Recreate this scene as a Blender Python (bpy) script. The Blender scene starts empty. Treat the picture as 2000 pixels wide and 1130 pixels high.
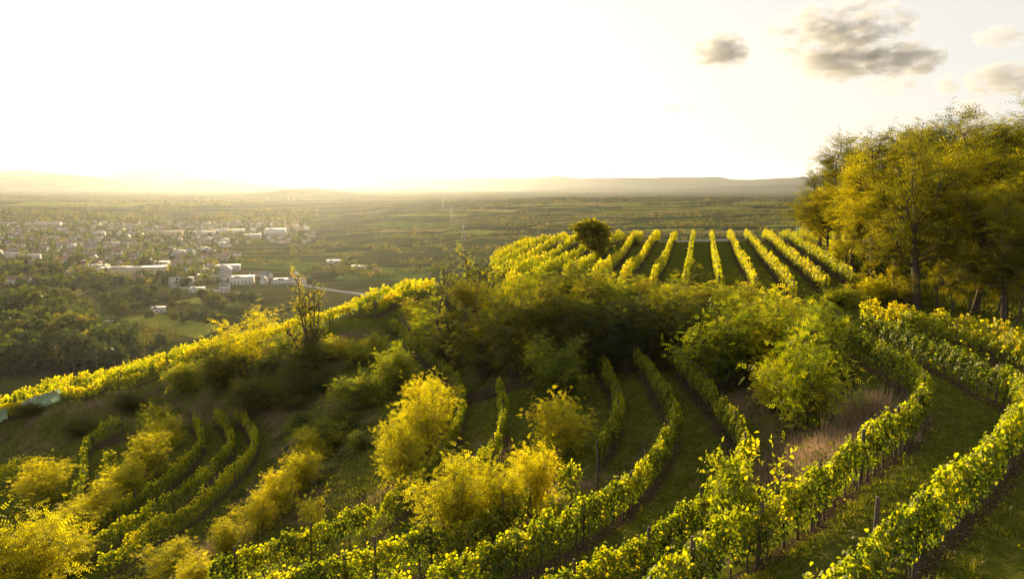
import bpy, math, random
import numpy as np
from mathutils import Vector, Matrix, Quaternion
from mathutils.kdtree import KDTree

R = math.radians
scene = bpy.context.scene
col = scene.collection
rng = np.random.default_rng(11)
random.seed(11)

# ------------------------------------------------------------------ camera, sky, sun, exposure
F = 1400.0                      # focal length in pixels of the 2000 x 1130 photograph
PITCH = math.atan(200.0 / F)    # horizon 200 px above the middle
cd = bpy.data.cameras.new('camera'); cam = bpy.data.objects.new('camera', cd); col.objects.link(cam)
cd.sensor_width = 36.0; cd.lens = F / 2000.0 * 36.0
cd.clip_start = 0.2; cd.clip_end = 60000.0
cam.location = (0, 0, 0); cam.rotation_euler = (R(90) - PITCH, 0, 0)
scene.camera = cam

SUN_AZ, SUN_EL = R(-16.0), R(7.6)          # azimuth from +Y, clockwise positive
w = bpy.data.worlds.new('World'); scene.world = w; w.use_nodes = True
nt = w.node_tree; nt.nodes.clear()
wo = nt.nodes.new('ShaderNodeOutputWorld'); bg = nt.nodes.new('ShaderNodeBackground')
sk = nt.nodes.new('ShaderNodeTexSky'); sk.sky_type = 'NISHITA'; sk.sun_disc = False
sk.sun_elevation = SUN_EL; sk.sun_rotation = SUN_AZ
sk.air_density = 1.0; sk.dust_density = 1.6; sk.ozone_density = 1.0; sk.altitude = 300
bg.inputs['Strength'].default_value = 0.05
veil = nt.nodes.new('ShaderNodeMix'); veil.data_type = 'RGBA'; veil.inputs[0].default_value = 0.76      # thin high cloud whitens the whole sky
veil.inputs[7].default_value = (7.5, 7.2, 6.85, 1)
nt.links.new(sk.outputs[0], veil.inputs[6]); nt.links.new(veil.outputs[2], bg.inputs[0]); nt.links.new(bg.outputs[0], wo.inputs[0])
sl = bpy.data.lights.new('sun', 'SUN'); sun = bpy.data.objects.new('sun', sl); col.objects.link(sun)
sl.energy = 5.0; sl.angle = R(0.5); sl.color = (1.0, 0.75, 0.38)
sdir = Vector((math.sin(SUN_AZ) * math.cos(SUN_EL), math.cos(SUN_AZ) * math.cos(SUN_EL), math.sin(SUN_EL)))
sun.rotation_euler = sdir.to_track_quat('Z', 'Y').to_euler(); sun.location = (-60, 200, 60)
vs = scene.view_settings
vs.view_transform = 'Standard'; vs.look = 'None'; vs.gamma = 1; vs.use_curve_mapping = False
vs.exposure = 1.42
HAZE_DENSITY, HAZE_G = 2.0e-5, 0.65
cy = scene.cycles
cy.use_denoising = True; cy.use_adaptive_sampling = False
cy.max_bounces = 6; cy.diffuse_bounces = 3; cy.glossy_bounces = 2; cy.transmission_bounces = 4
cy.transparent_max_bounces = 6; cy.volume_bounces = 0
cy.volume_max_steps = 96; cy.volume_step_rate = 1.0
cy.sample_clamp_indirect = 6.0; cy.caustics_reflective = False; cy.caustics_refractive = False

# ------------------------------------------------------------------ helpers
def ray(px, py):
    a = (np.asarray(px, float) - 1000) / F; b = (565 - np.asarray(py, float)) / F
    return a, math.cos(PITCH) + b * math.sin(PITCH), -math.sin(PITCH) + b * math.cos(PITCH)

def on_level(px, py, z):                    # where the line of sight meets the level z
    a, y, zz = ray(px, py); t = z / zz
    return float(a * t), float(y * t)

def at_depth(px, py, Y):
    a, y, zz = ray(px, py); t = Y / y
    return float(a * t), float(Y), float(zz * t)

def tag(o, label=None, cat=None, group=None, kind=None):
    if label: o['label'] = label
    if cat: o['category'] = cat
    if group: o['group'] = group
    if kind: o['kind'] = kind
    return o

def empty(name, loc=(0, 0, 0), rz=0.0, scale=(1, 1, 1)):
    o = bpy.data.objects.new(name, None); col.objects.link(o)
    o.location = loc; o.rotation_euler = (0, 0, rz); o.scale = scale; o.empty_display_size = 0.2
    return o

def link(name, mesh, parent=None, loc=(0, 0, 0)):
    o = bpy.data.objects.new(name, mesh); col.objects.link(o); o.location = loc
    if parent: o.parent = parent
    return o

class MB:
    """collects blocks of vertices and faces into ONE mesh"""
    def __init__(s): s.v = []; s.f = []; s.t = []; s.m = []; s.n = 0
    def add(s, v, f, tint=0.5, mi=0):
        v = np.asarray(v, float).reshape(-1, 3); f = np.asarray(f, int)
        s.f.append(f + s.n); s.v.append(v); s.m.append(np.full(len(f), mi))
        s.t.append(np.broadcast_to(np.asarray(tint, float), (len(v),))); s.n += len(v)
        return s
    def mesh(s, name, mats, smooth=False):
        me = bpy.data.meshes.new(name)
        V = np.concatenate(s.v); me.vertices.add(len(V)); me.vertices.foreach_set('co', V.ravel().astype(np.float32))
        loops = np.concatenate([f.ravel() for f in s.f]); cnt = np.concatenate([np.full(len(f), f.shape[1]) for f in s.f])
        me.loops.add(len(loops)); me.loops.foreach_set('vertex_index', loops.astype(np.int32))
        st = np.concatenate([[0], np.cumsum(cnt)[:-1]])
        me.polygons.add(len(cnt)); me.polygons.foreach_set('loop_start', st.astype(np.int32))
        me.polygons.foreach_set('material_index', np.concatenate(s.m).astype(np.int32))
        if smooth: me.polygons.foreach_set('use_smooth', np.ones(len(cnt), bool))
        a = me.attributes.new('tint', 'FLOAT', 'POINT'); a.data.foreach_set('value', np.concatenate(s.t).astype(np.float32))
        me.update(calc_edges=True)
        for m in (mats if isinstance(mats, (list, tuple)) else [mats]): me.materials.append(m)
        return me

def tube(mb, pts, rads, n=5, tint=0.5, mi=0, cap=True):
    pts = np.asarray(pts, float); rads = np.asarray(rads, float)
    d = np.gradient(pts, axis=0); d /= np.linalg.norm(d, axis=1)[:, None] + 1e-9
    ref = np.array([0.31, 0.95, 0.05]) if abs(d[0][2]) > 0.7 else np.array([0.02, 0.03, 1.0])
    s = np.cross(d, ref); s /= np.linalg.norm(s, axis=1)[:, None] + 1e-9
    u = np.cross(s, d)
    a = np.linspace(0, 2 * math.pi, n, endpoint=False)
    V = pts[:, None] + rads[:, None, None] * (np.cos(a)[None, :, None] * s[:, None] + np.sin(a)[None, :, None] * u[:, None])
    k = len(pts); i = np.arange(k - 1)[:, None]; j = np.arange(n)[None]; jj = (j + 1) % n
    Fq = np.stack([i * n + j, i * n + jj, (i + 1) * n + jj, (i + 1) * n + j], -1).reshape(-1, 4)
    mb.add(V, Fq, tint, mi)
    if cap:
        mb.f.append(np.arange(n)[None] + mb.n - n); mb.m.append(np.array([mi]))

def box(mb, x0, x1, y0, y1, z0, z1, tint=0.5, mi=0):
    v = [(x, y, z) for z in (z0, z1) for y in (y0, y1) for x in (x0, x1)]
    mb.add(v, [(0, 2, 3, 1), (4, 5, 7, 6), (0, 1, 5, 4), (2, 6, 7, 3), (0, 4, 6, 2), (1, 3, 7, 5)], tint, mi)

def nrm(v): return v / (np.linalg.norm(v, axis=-1, keepdims=True) + 1e-9)

def leaves(mb, P, D, N, size, tmpl, faces, tint, mi=0):
    """place the leaf template at every P: template x across, y along D, z along the normal"""
    D = nrm(D); S = nrm(np.cross(D, N)); U = np.cross(S, D)
    T = tmpl[None] * np.asarray(size).reshape(-1, 1, 1)
    V = P[:, None] + T[..., 0:1] * S[:, None] + T[..., 1:2] * D[:, None] + T[..., 2:3] * U[:, None]
    k = len(tmpl); n = len(P)
    f = (np.asarray(faces)[None] + (np.arange(n) * k)[:, None, None]).reshape(-1, np.asarray(faces).shape[1])
    mb.add(V, f, np.repeat(tint, k), mi)

_ph = np.random.default_rng(5)
_W = [(_ph.uniform(0, 2 * math.pi), _ph.uniform(0, 6.28), _ph.uniform(0.7, 1.4)) for _ in range(40)]
def wav(x, y, wl, octs=3, off=0):
    """smooth irregular relief from summed waves, about -1..1"""
    r = 0; amp = 1; tot = 0
    for o in range(octs):
        s = 0
        for k in range(5):
            a, p, q = _W[(off + o * 5 + k) % 40]
            s = s + np.sin((x * math.cos(a) + y * math.sin(a)) * 2 * math.pi * q / wl + p + 1.3 * np.sin((x * math.sin(a * 2.1) - y * math.cos(a * 2.1)) * 2 * math.pi / (wl * 1.7) + p * 2))
        r = r + s / 3.0 * amp; tot += amp; wl *= 0.47; amp *= 0.5
    return r / tot

def sstep(a, b, x):
    t = np.clip((x - a) / (b - a), 0, 1); return t * t * (3 - 2 * t)

# ------------------------------------------------------------------ materials
class NG:
    def __init__(s, name):
        s.m = bpy.data.materials.new(name); s.m.use_nodes = True; s.t = s.m.node_tree; s.t.nodes.clear()
        s.out = s.n('ShaderNodeOutputMaterial')
    def n(s, typ, **kw):
        nd = s.t.nodes.new(typ)
        for k, v in kw.items(): setattr(nd, k, v)
        return nd
    def l(s, a, b): s.t.links.new(a, b)
    def math(s, op, a, b=None):
        nd = s.n('ShaderNodeMath', operation=op)
        for i, q in enumerate((a, b)):
            if q is None: continue
            if isinstance(q, (int, float)): nd.inputs[i].default_value = q
            else: s.l(q, nd.inputs[i])
        return nd.outputs[0]
    def mix(s, fac, a, b, typ='MIX'):
        nd = s.n('ShaderNodeMix', data_type='RGBA', blend_type=typ)
        for i, q in ((0, fac), (6, a), (7, b)):
            if isinstance(q, (int, float)): nd.inputs[i].default_value = q
            elif isinstance(q, tuple): nd.inputs[i].default_value = q + (1,)
            else: s.l(q, nd.inputs[i])
        return nd.outputs[2]
    def noise(s, vec, scale, detail=4, rough=0.55, dist=0.0):
        nd = s.n('ShaderNodeTexNoise'); nd.inputs['Scale'].default_value = scale
        nd.inputs['Detail'].default_value = detail; nd.inputs['Roughness'].default_value = rough
        nd.inputs['Distortion'].default_value = dist
        if vec is not None: s.l(vec, nd.inputs['Vector'])
        return nd.outputs['Fac']
    def ramp(s, fac, stops):
        nd = s.n('ShaderNodeValToRGB'); e = nd.color_ramp.elements
        while len(e) < len(stops): e.new(0.5)
        for q, (p, c) in zip(e, stops): q.position = p; q.color = (c + (1,)) if isinstance(c, tuple) else (c, c, c, 1)
        s.l(fac, nd.inputs[0]); return nd.outputs[0]
    def pos(s, scale=(1, 1, 1), rot=0.0):
        g = s.n('ShaderNodeNewGeometry'); mp = s.n('ShaderNodeMapping'); mp.inputs['Scale'].default_value = scale
        mp.inputs['Rotation'].default_value = (0, 0, rot)
        s.l(g.outputs['Position'], mp.inputs['Vector']); return mp.outputs[0]
    def attr(s, name):
        a = s.n('ShaderNodeAttribute', attribute_name=name); return a.outputs['Fac']
    def bump(s, h, strength=0.5, dist=0.05):
        b = s.n('ShaderNodeBump'); b.inputs['Strength'].default_value = strength; b.inputs['Distance'].default_value = dist
        s.l(h, b.inputs['Height']); return b.outputs[0]
    def surf(s, color, rough=0.9, normal=None, spec=0.3):
        if spec <= 0.1:                       # earth, turf, far land: no sheen at grazing light
            p = s.n('ShaderNodeBsdfDiffuse'); s.l(color, p.inputs['Color']); p.inputs['Roughness'].default_value = 0.6
            if normal is not None: s.l(normal, p.inputs['Normal'])
            s.l(p.outputs[0], s.out.inputs[0]); return s.m
        p = s.n('ShaderNodeBsdfPrincipled')
        if isinstance(color, tuple): p.inputs['Base Color'].default_value = color + (1,)
        else: s.l(color, p.inputs['Base Color'])
        p.inputs['Roughness'].default_value = rough; p.inputs['Specular IOR Level'].default_value = spec
        if normal is not None: s.l(normal, p.inputs['Normal'])
        s.l(p.outputs[0], s.out.inputs[0]); return s.m

def leaf_material(name, stops, trans=0.5, tboost=(2.1, 2.05, 0.6), gloss=0.02, objvar=0.35, patch=0.35, pscale=0.5):
    g = NG(name)
    oi = g.n('ShaderNodeObjectInfo')
    nz = g.noise(g.pos(), pscale, 2)
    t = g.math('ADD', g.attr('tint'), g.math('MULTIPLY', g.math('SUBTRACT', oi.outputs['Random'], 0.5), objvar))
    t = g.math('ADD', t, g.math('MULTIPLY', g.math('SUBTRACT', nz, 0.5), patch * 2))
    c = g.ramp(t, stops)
    tc = g.mix(1.0, c, tboost, 'MULTIPLY')
    d = g.n('ShaderNodeBsdfDiffuse'); tr = g.n('ShaderNodeBsdfTranslucent'); gl = g.n('ShaderNodeBsdfGlossy')
    dc = g.mix(1.0, c, (0.72, 0.68, 0.7), 'MULTIPLY'); g.l(dc, d.inputs[0]); g.l(tc, tr.inputs[0]); gl.inputs['Roughness'].default_value = 0.5
    gl.inputs['Color'].default_value = (0.9, 0.9, 0.8, 1)
    m1 = g.n('ShaderNodeMixShader'); m1.inputs[0].default_value = trans
    g.l(d.outputs[0], m1.inputs[1]); g.l(tr.outputs[0], m1.inputs[2])
    m2 = g.n('ShaderNodeMixShader'); m2.inputs[0].default_value = gloss
    g.l(m1.outputs[0], m2.inputs[1]); g.l(gl.outputs[0], m2.inputs[2])
    g.l(m2.outputs[0], g.out.inputs[0]); return g.m

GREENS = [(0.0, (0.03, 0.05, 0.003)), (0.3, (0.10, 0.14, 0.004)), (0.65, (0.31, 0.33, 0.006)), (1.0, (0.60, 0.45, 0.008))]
YELLOWS = [(0.0, (0.14, 0.15, 0.004)), (0.35, (0.31, 0.30, 0.005)), (0.75, (0.48, 0.43, 0.007)), (1.0, (0.54, 0.43, 0.010))]
DARKS = [(0.0, (0.022, 0.04, 0.005)), (0.5, (0.08, 0.092, 0.007)), (1.0, (0.22, 0.20, 0.010))]
M = {}
M['vine'] = leaf_material('vine_leaf', GREENS, 0.55, objvar=0.25, patch=0.3, pscale=0.35)
M['yellow'] = leaf_material('yellow_locust_leaf', YELLOWS, 0.5, objvar=0.3)
M['green'] = leaf_material('green_locust_leaf', GREENS, 0.5, objvar=0.4)
M['dark'] = leaf_material('dark_tree_leaf', DARKS, 0.42, objvar=0.5, pscale=0.25)
M['forest'] = leaf_material('forest_leaf', [(0.0, (0.06, 0.08, 0.004)), (0.4, (0.19, 0.18, 0.006)), (0.8, (0.40, 0.345, 0.008)), (1.0, (0.48, 0.37, 0.010))], 0.52, objvar=0.35, pscale=0.2)
M['valley'] = leaf_material('valley_leaf', [(0.0, (0.03, 0.055, 0.010)), (0.5, (0.10, 0.125, 0.016)), (1.0, (0.26, 0.19, 0.02))], 0.25, objvar=0.55, patch=0.08, pscale=0.01)
M['grass'] = leaf_material('grass_blade', [(0.0, (0.035, 0.055, 0.004)), (0.6, (0.12, 0.13, 0.006)), (1.0, (0.32, 0.27, 0.03))], 0.45, gloss=0.03, objvar=0, patch=0.5, pscale=0.15)
M['straw'] = leaf_material('dry_grass_blade', [(0.0, (0.26, 0.19, 0.11)), (1.0, (0.50, 0.39, 0.27))], 0.4, tboost=(1.3, 1.2, 1.1), objvar=0)

g = NG('bark'); p = g.pos((1, 1, 0.3)); n1 = g.noise(p, 14, 5)
M['bark'] = g.surf(g.ramp(n1, [(0.3, (0.035, 0.026, 0.018)), (0.7, (0.12, 0.09, 0.065))]), 0.95, g.bump(n1, 0.6, 0.03))
g = NG('weathered_post'); p = g.pos((1, 1, 0.15)); n1 = g.noise(p, 40, 4)
M['post'] = g.surf(g.ramp(n1, [(0.3, (0.04, 0.03, 0.02)), (0.7, (0.13, 0.10, 0.075))]), 0.9, g.bump(n1, 0.5, 0.01))
g = NG('galvanised_wire'); M['wire'] = g.surf((0.30, 0.29, 0.28), 0.6, spec=0.4)
g = NG('bird_netting'); n1 = g.noise(g.pos(), 3.0)
t = g.n('ShaderNodeBsdfTranslucent'); d = g.n('ShaderNodeBsdfDiffuse'); mx = g.n('ShaderNodeMixShader')
cc = g.ramp(n1, [(0.3, (0.22, 0.34, 0.24)), (0.7, (0.42, 0.52, 0.40))]); g.l(cc, t.inputs[0]); g.l(cc, d.inputs[0])
g.l(d.outputs[0], mx.inputs[1]); g.l(t.outputs[0], mx.inputs[2]); g.l(mx.outputs[0], g.out.inputs[0]); M['net'] = g.m

g = NG('hillside_ground')                    # turf, bare soil under the rows, dry bank
n1 = g.noise(g.pos(), 0.25, 6); n2 = g.noise(g.pos(), 2.2, 6, 0.65); n3 = g.noise(g.pos(), 14, 4, 0.7)
tf = g.ramp(n2, [(0.25, (0.032, 0.038, 0.007)), (0.5, (0.072, 0.085, 0.010)), (0.75, (0.15, 0.13, 0.030))])
dry = g.ramp(n3, [(0.3, (0.09, 0.062, 0.035)), (0.7, (0.20, 0.145, 0.085))])
soil = g.ramp(n3, [(0.3, (0.025, 0.018, 0.010)), (0.7, (0.080, 0.056, 0.034))])
bank = g.math('MULTIPLY', g.attr('bank'), g.ramp(n1, [(0.4, 0.0), (0.62, 1.0)]))
c = g.mix(bank, tf, dry)
sm = g.ramp(g.math('ADD', g.attr('soil'), g.math('MULTIPLY', g.math('SUBTRACT', n2, 0.5), 1.6)), [(0.35, 0.0), (0.62, 1.0)])
c = g.mix(sm, c, soil)
M['ground'] = g.surf(c, 0.95, g.bump(g.math('ADD', n2, g.math('MULTIPLY', n3, 0.5)), 0.8, 0.12), 0.1)

g = NG('valley_fields')                      # far fields: strips along the contour, patches of scrub
vp = g.pos((1, 1, 0), 0.12)
vo = g.n('ShaderNodeTexVoronoi'); mpv = g.n('ShaderNodeMapping'); mpv.inputs['Scale'].default_value = (0.0030, 0.010, 0)
mpv.inputs['Rotation'].default_value = (0, 0, 0.15)
gg = g.n('ShaderNodeNewGeometry'); g.l(gg.outputs['Position'], mpv.inputs['Vector']); g.l(mpv.outputs[0], vo.inputs['Vector']); vo.inputs['Scale'].default_value = 1.0
sep = g.n('ShaderNodeSeparateColor'); g.l(vo.outputs['Color'], sep.inputs[0])
cellc = g.ramp(sep.outputs[0], [(0.0, (0.022, 0.034, 0.008)), (0.35, (0.045, 0.058, 0.010)), (0.6, (0.075, 0.080, 0.014)), (0.85, (0.17, 0.15, 0.03)), (1.0, (0.060, 0.045, 0.018))])
st = g.noise(g.pos((0.0015, 0.030, 0), 0.10), 1.0, 5, 0.6, 0.4)
c = g.mix(0.55, cellc, g.ramp(st, [(0.38, (0.016, 0.024, 0.007)), (0.5, (0.050, 0.058, 0.012)), (0.64, (0.15, 0.13, 0.028))]))
sc = g.noise(g.pos((0.0035, 0.008, 0)), 1.0, 6, 0.65)
c = g.mix(g.ramp(sc, [(0.5, 0.0), (0.60, 1.0)]), c, (0.020, 0.027, 0.008))
M['fields'] = g.surf(c, 0.95, None, 0.1)
g = NG('wooded_hills'); n1 = g.noise(g.pos(), 0.004, 6)
M['hills'] = g.surf(g.ramp(n1, [(0.35, (0.025, 0.035, 0.015)), (0.7, (0.06, 0.065, 0.025))]), 0.95, None, 0.1)
g = NG('glare_pale_road'); n1 = g.noise(g.pos(), 0.3, 4)
M['road'] = g.surf(g.ramp(n1, [(0.3, (0.26, 0.25, 0.23)), (0.7, (0.38, 0.36, 0.33))]), 0.75, None, 0.1)  # pale colour stands in for the sun's glare on the road surface

def plain(name, c, rough=0.8, spec=0.3, var=0.25, objvar=True):
    g = NG(name); n1 = g.noise(g.pos(), 0.35, 4)
    dk = tuple(q * (1 - var) for q in c)
    cc = g.mix(n1, dk, c)
    if objvar:
        oi = g.n('ShaderNodeObjectInfo')
        cc = g.mix(g.math('MULTIPLY', oi.outputs['Random'], 0.45), cc, tuple(q * 0.55 for q in c))
    return g.surf(cc, rough, None, spec)
M['wall'] = plain('white_render', (0.62, 0.58, 0.52)); M['wally'] = plain('yellow_render', (0.62, 0.50, 0.28))
M['roof_tile'] = plain('brown_tile', (0.22, 0.12, 0.08)); M['roof_grey'] = plain('grey_roof', (0.26, 0.25, 0.25), 0.7, 0.25)
M['roof_flat'] = plain('pale_flat_roof', (0.42, 0.40, 0.38), 0.65, 0.3); M['glass'] = plain('window_glass', (0.05, 0.06, 0.07), 0.12, 0.8)
M['concrete'] = plain('concrete', (0.40, 0.38, 0.35), 0.8)
M['panel_green'] = plain('pale_green_panel', (0.30, 0.62, 0.48), 0.6, objvar=False)
M['metal'] = plain('pylon_steel', (0.42, 0.41, 0.40), 0.4, 0.6)

# ------------------------------------------------------------------ vine rows, as tops (px, py[, ground level])
VH = 2.1
def row_world(tops, z=None, h=VH):
    out = []
    for t in tops:
        zz = t[2] if len(t) > 2 else z
        x, y = on_level(t[0], t[1], zz + h); out.append((x, y, zz))
    return np.array(out)
ROWS = {
 'A': row_world([(1240, 1150), (1330, 1080), (1400, 1020), (1450, 984), (1496, 969), (1551, 934), (1602, 908), (1642, 878), (1693, 848), (1743, 812), (1780, 790), (1806, 750), (1800, 722), (1774, 700), (1753, 686), (1723, 666), (1673, 646), (1640, 622)], -11.5),
 'B': row_world([(1560, 1190, -10.3), (1640, 1120, -10.3), (1688, 1070, -10.3), (1723, 1030, -10.3), (1784, 994, -10.3), (1829, 954, -10.4), (1905, 893, -10.6), (1955, 850, -10.9), (2004, 790, -11.3), (1999, 755, -11.7), (1981, 737, -11.9), (1945, 716, -12), (1895, 696, -12), (1854, 676, -12), (1804, 656, -12), (1750, 632, -11.9), (1690, 612, -11.8), (1652, 605, -11.7)]),
 'N': row_world([(2110, 720), (2050, 690), (2000, 668), (1940, 650), (1880, 636), (1820, 622), (1770, 610)], -11.6),
 'M': row_world([(2120, 680), (2050, 655), (2000, 643), (1940, 628), (1880, 615), (1804, 603), (1753, 592), (1690, 590)], -11.2),
 'D': row_world([(1010, 1180), (1095, 1125), (1170, 1085), (1250, 1040), (1350, 990), (1410, 940), (1445, 895), (1458, 850), (1436, 808), (1400, 765), (1355, 715), (1320, 680)], -15.0),
 'C': row_world([(700, 1165), (800, 1120), (908, 1079), (958, 1063), (1001, 1044), (1048, 1020), (1090, 1003), (1133, 986), (1172, 962), (1211, 939), (1240, 915), (1275, 885), (1308, 830), (1322, 803), (1308, 768), (1289, 737), (1266, 702), (1242, 685)], -15.7),
 'E': row_world([(1172, 690), (1188, 717), (1205, 748), (1209, 776), (1203, 807), (1188, 830), (1169, 859)], -17.0),
 'E2': row_world([(1060, 945), (1028, 960), (960, 990), (900, 1012), (828, 1035), (731, 1058), (633, 1088), (540, 1118), (450, 1150)], -17.0),
 'F': row_world([(974, 737), (982, 768), (983, 807), (970, 845), (945, 880), (905, 925)], -18.3),
 'G': row_world([(763, 628), (789, 647), (815, 662), (848, 692), (878, 715), (896, 740), (903, 770), (899, 799), (887, 830), (871, 857), (840, 896), (809, 931), (774, 955), (739, 982), (704, 998), (665, 1013), (614, 1033), (567, 1052), (520, 1063), (470, 1079), (423, 1091)], -20.0),
 'J': row_world([(463, 797), (483, 815), (496, 836), (494, 861), (467, 896), (428, 931), (393, 963), (350, 990), (312, 1009), (273, 1033), (241, 1056), (202, 1072)], -27.5),
 'I': row_world([(419, 799), (438, 815), (450, 838), (448, 861), (428, 881), (397, 916), (358, 943), (304, 974), (253, 1005), (195, 1033), (156, 1052), (121, 1072)], -28.2),
 'H': row_world([(370, 803), (385, 818), (393, 846), (385, 865), (358, 892), (311, 928), (273, 955), (218, 982), (156, 1013), (128, 1033)], -28.8),
 'K': row_world([(245, 810), (220, 818), (191, 834), (167, 857), (162, 892), (158, 931), (134, 962)], -29.6),
 'L': row_world([(66, 881), (31, 896), (0, 914), (-50, 940)], -30.8),
}
R1 = row_world([(-90, 830, -31.5), (0, 790, -29.5), (60, 766, -28.3), (120, 750, -27.5), (200, 737, -27), (270, 722, -26.5), (330, 700, -25.5), (400, 672, -24), (480, 650, -22.2), (560, 628, -20.3), (640, 605, -18.7), (700, 588, -17.4), (770, 566, -16.2), (820, 553, -15.5), (850, 548, -15.2)])
ROWS['R1'] = R1
def offset_row(r, d, dz=0.0):
    t = np.gradient(r[:, :2], axis=0); t /= np.linalg.norm(t, axis=1)[:, None]
    n = np.stack([-t[:, 1], t[:, 0]], 1); n *= np.sign(n[:, 1])[:, None]
    q = r.copy(); q[:, :2] += n * d; q[:, 2] += dz; return q
for k in (2, 3, 4): ROWS['R%d' % k] = offset_row(R1, 2.9 * (k - 1), -0.22 * (k - 1))

# upper vineyard: straight parallel rows
UD = np.array([0.2545, 0.967])
UP = {}
for k in range(-10, 8):
    xf = 37 + 3.5 * k
    y0 = {-10: 127, -9: 113, -8: 99, -7: 88, -6: 82, -5: 80, -4: 78, -3: 77, -2: 76, -1: 75, 0: 74, 1: 72, 2: 70, 3: 67, 4: 70, 5: 74, 6: 86, 7: 112}[k]
    UP[k] = np.array([(xf - (146 - y) * UD[0] / UD[1], y) for y in np.arange(y0, 146.5, 3.0)])

# ------------------------------------------------------------------ near terrain: smooth surface through the levels
ctl = []
for k, r in ROWS.items():
    step = 2 if k in ('R2', 'R3') else 1
    if k in ('R3',): continue
    for p in r[::step]: ctl.append(tuple(p))
def cp(px, py, z): x, y = on_level(px, py, z); ctl.append((x, y, z))
def cx(x, y, z): ctl.append((x, y, z))
# bank and bushes in the middle, path at the row ends
for a in [(950, 772, -18.8), (1010, 745, -17.6), (1110, 742, -16.9), (1190, 738, -16.6), (1300, 722, -15.4), (880, 690, -18.6), (860, 640, -17.2)]: cp(*a)
for a in [(1.5, 78, -13.5), (8, 76, -12.4), (15, 72, -11.8), (22, 66, -11.6), (-6, 86, -14.3), (-8, 98, -14.2), (13, 64, -14.2), (18, 56, -13.6), (5, 70, -16)]: cx(*a)
for x, y, z in [(-3, 95, -12.6), (-3, 112, -12.6), (-3, 130, -13.6), (-3, 148, -15.2), (10, 148, -13.6), (20, 148, -12.3), (32, 148, -11.6), (45, 148, -11.2), (60, 148, -10.8),
                (10, 110, -11.6), (25, 110, -10.9), (40, 110, -10.6), (10, 90, -11.4), (24, 90, -10.8), (36, 90, -10.6), (28, 70, -10.9), (34, 74, -10.7), (45, 85, -9.9), (56, 110, -9.0), (70, 140, -8.5)]: cx(x, y, z)
# wooded slope on the right
for a in [(33, 60, -10.9), (42, 60, -10.2), (55, 62, -9.4), (70, 60, -8.0), (50, 75, -8.6), (65, 85, -5.5), (85, 95, -1.5), (100, 120, 1.0), (110, 70, -1.0), (90, 40, -7), (120, 20, -6), (45, 40, -11.2), (40, 20, -10.2), (60, 0, -8), (24, 22, -10.3), (20, 8, -9.2), (8, 6, -9.6), (0, -5, -9.5), (30, -15, -7), (120, 160, 0), (90, 160, -4), (95, 200, -8), (125, 215, -6)]: cx(*a)
# below the camera and left
for a in [(-10, 10, -15), (-20, 22, -19.5), (-35, 25, -25), (-45, 45, -29), (-60, 30, -31), (-70, 60, -32), (-30, 0, -22), (-80, 10, -35), (-100, 60, -36), (-105, 30, -38), (-60, -15, -30), (2, 20, -13.0)]: cx(*a)
# slope between upper and lower terraces
for a in [(600, 900, -24.6), (640, 800, -22.8), (720, 760, -21.6), (560, 820, -25.6), (700, 900, -21.8), (520, 980, -25.2), (430, 1060, -25.6), (560, 720, -21.4), (650, 680, -19.6), (740, 640, -18.2), (470, 745, -24.6), (400, 760, -25.8),
          (330, 770, -27.2), (250, 830, -29.2), (120, 860, -30.4), (20, 850, -31.0), (180, 790, -28.8), (90, 800, -29.6), (240, 765, -27.3), (220, 900, -29.3), (60, 960, -30.4), (20, 1080, -31), (90, 1050, -30)]: cp(*a)
# beyond the crests everything falls away to the valley
for a in [(-100, 115, -38), (-80, 125, -41), (-55, 130, -39), (-35, 135, -36), (-18, 140, -30), (-10, 160, -28), (-100, 160, -58), (-60, 170, -58), (-30, 175, -50), (0, 180, -30), (30, 185, -24), (60, 185, -20), (-110, 214, -74), (-60, 214, -72), (-20, 214, -62), (20, 214, -44), (60, 214, -34), (-112, 90, -38)]: cx(*a)
ctl = np.array(ctl)
# thin out near-duplicates
keep = []
for p in ctl:
    if all((p[0] - q[0]) ** 2 + (p[1] - q[1]) ** 2 > 1.2 for q in keep): keep.append(p)
ctl = np.array(keep)
S = 50.0
def tps(r2): return np.where(r2 > 0, r2 * np.log(r2 + 1e-12), 0)
Pc = ctl[:, :2] / S; n = len(Pc)
K = tps(((Pc[:, None] - Pc[None]) ** 2).sum(-1)) + np.eye(n) * 2e-4
A = np.zeros((n + 3, n + 3)); A[:n, :n] = K; A[:n, n] = 1; A[:n, n + 1:] = Pc; A[n, :n] = 1; A[n + 1:, :n] = Pc.T
W = np.linalg.solve(A, np.concatenate([ctl[:, 2], np.zeros(3)]))
GX = np.arange(-112, 126.01, 0.45); GY = np.arange(-14, 216.01, 0.5)
gx, gy = np.meshgrid(GX, GY); q = np.stack([gx.ravel(), gy.ravel()], 1) / S
HZ = np.empty(len(q))
for i in range(0, len(q), 20000):
    b = q[i:i + 20000]; HZ[i:i + 20000] = tps(((b[:, None] - Pc[None]) ** 2).sum(-1)) @ W[:n] + W[n] + b @ W[n + 1:]
HZ = HZ.reshape(gx.shape)
gzx, gzy = np.gradient(HZ, 0.5, 0.45)[1], np.gradient(HZ, 0.5, 0.45)[0]
steep = np.hypot(gzx, gzy)
HZ += 0.10 * wav(gx, gy, 5.0, 4) * np.clip(0.5 + steep * 2, 0.5, 1.6) + 0.25 * wav(gx, gy, 19, 2, 7) * sstep(0.15, 0.5, steep)

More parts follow.
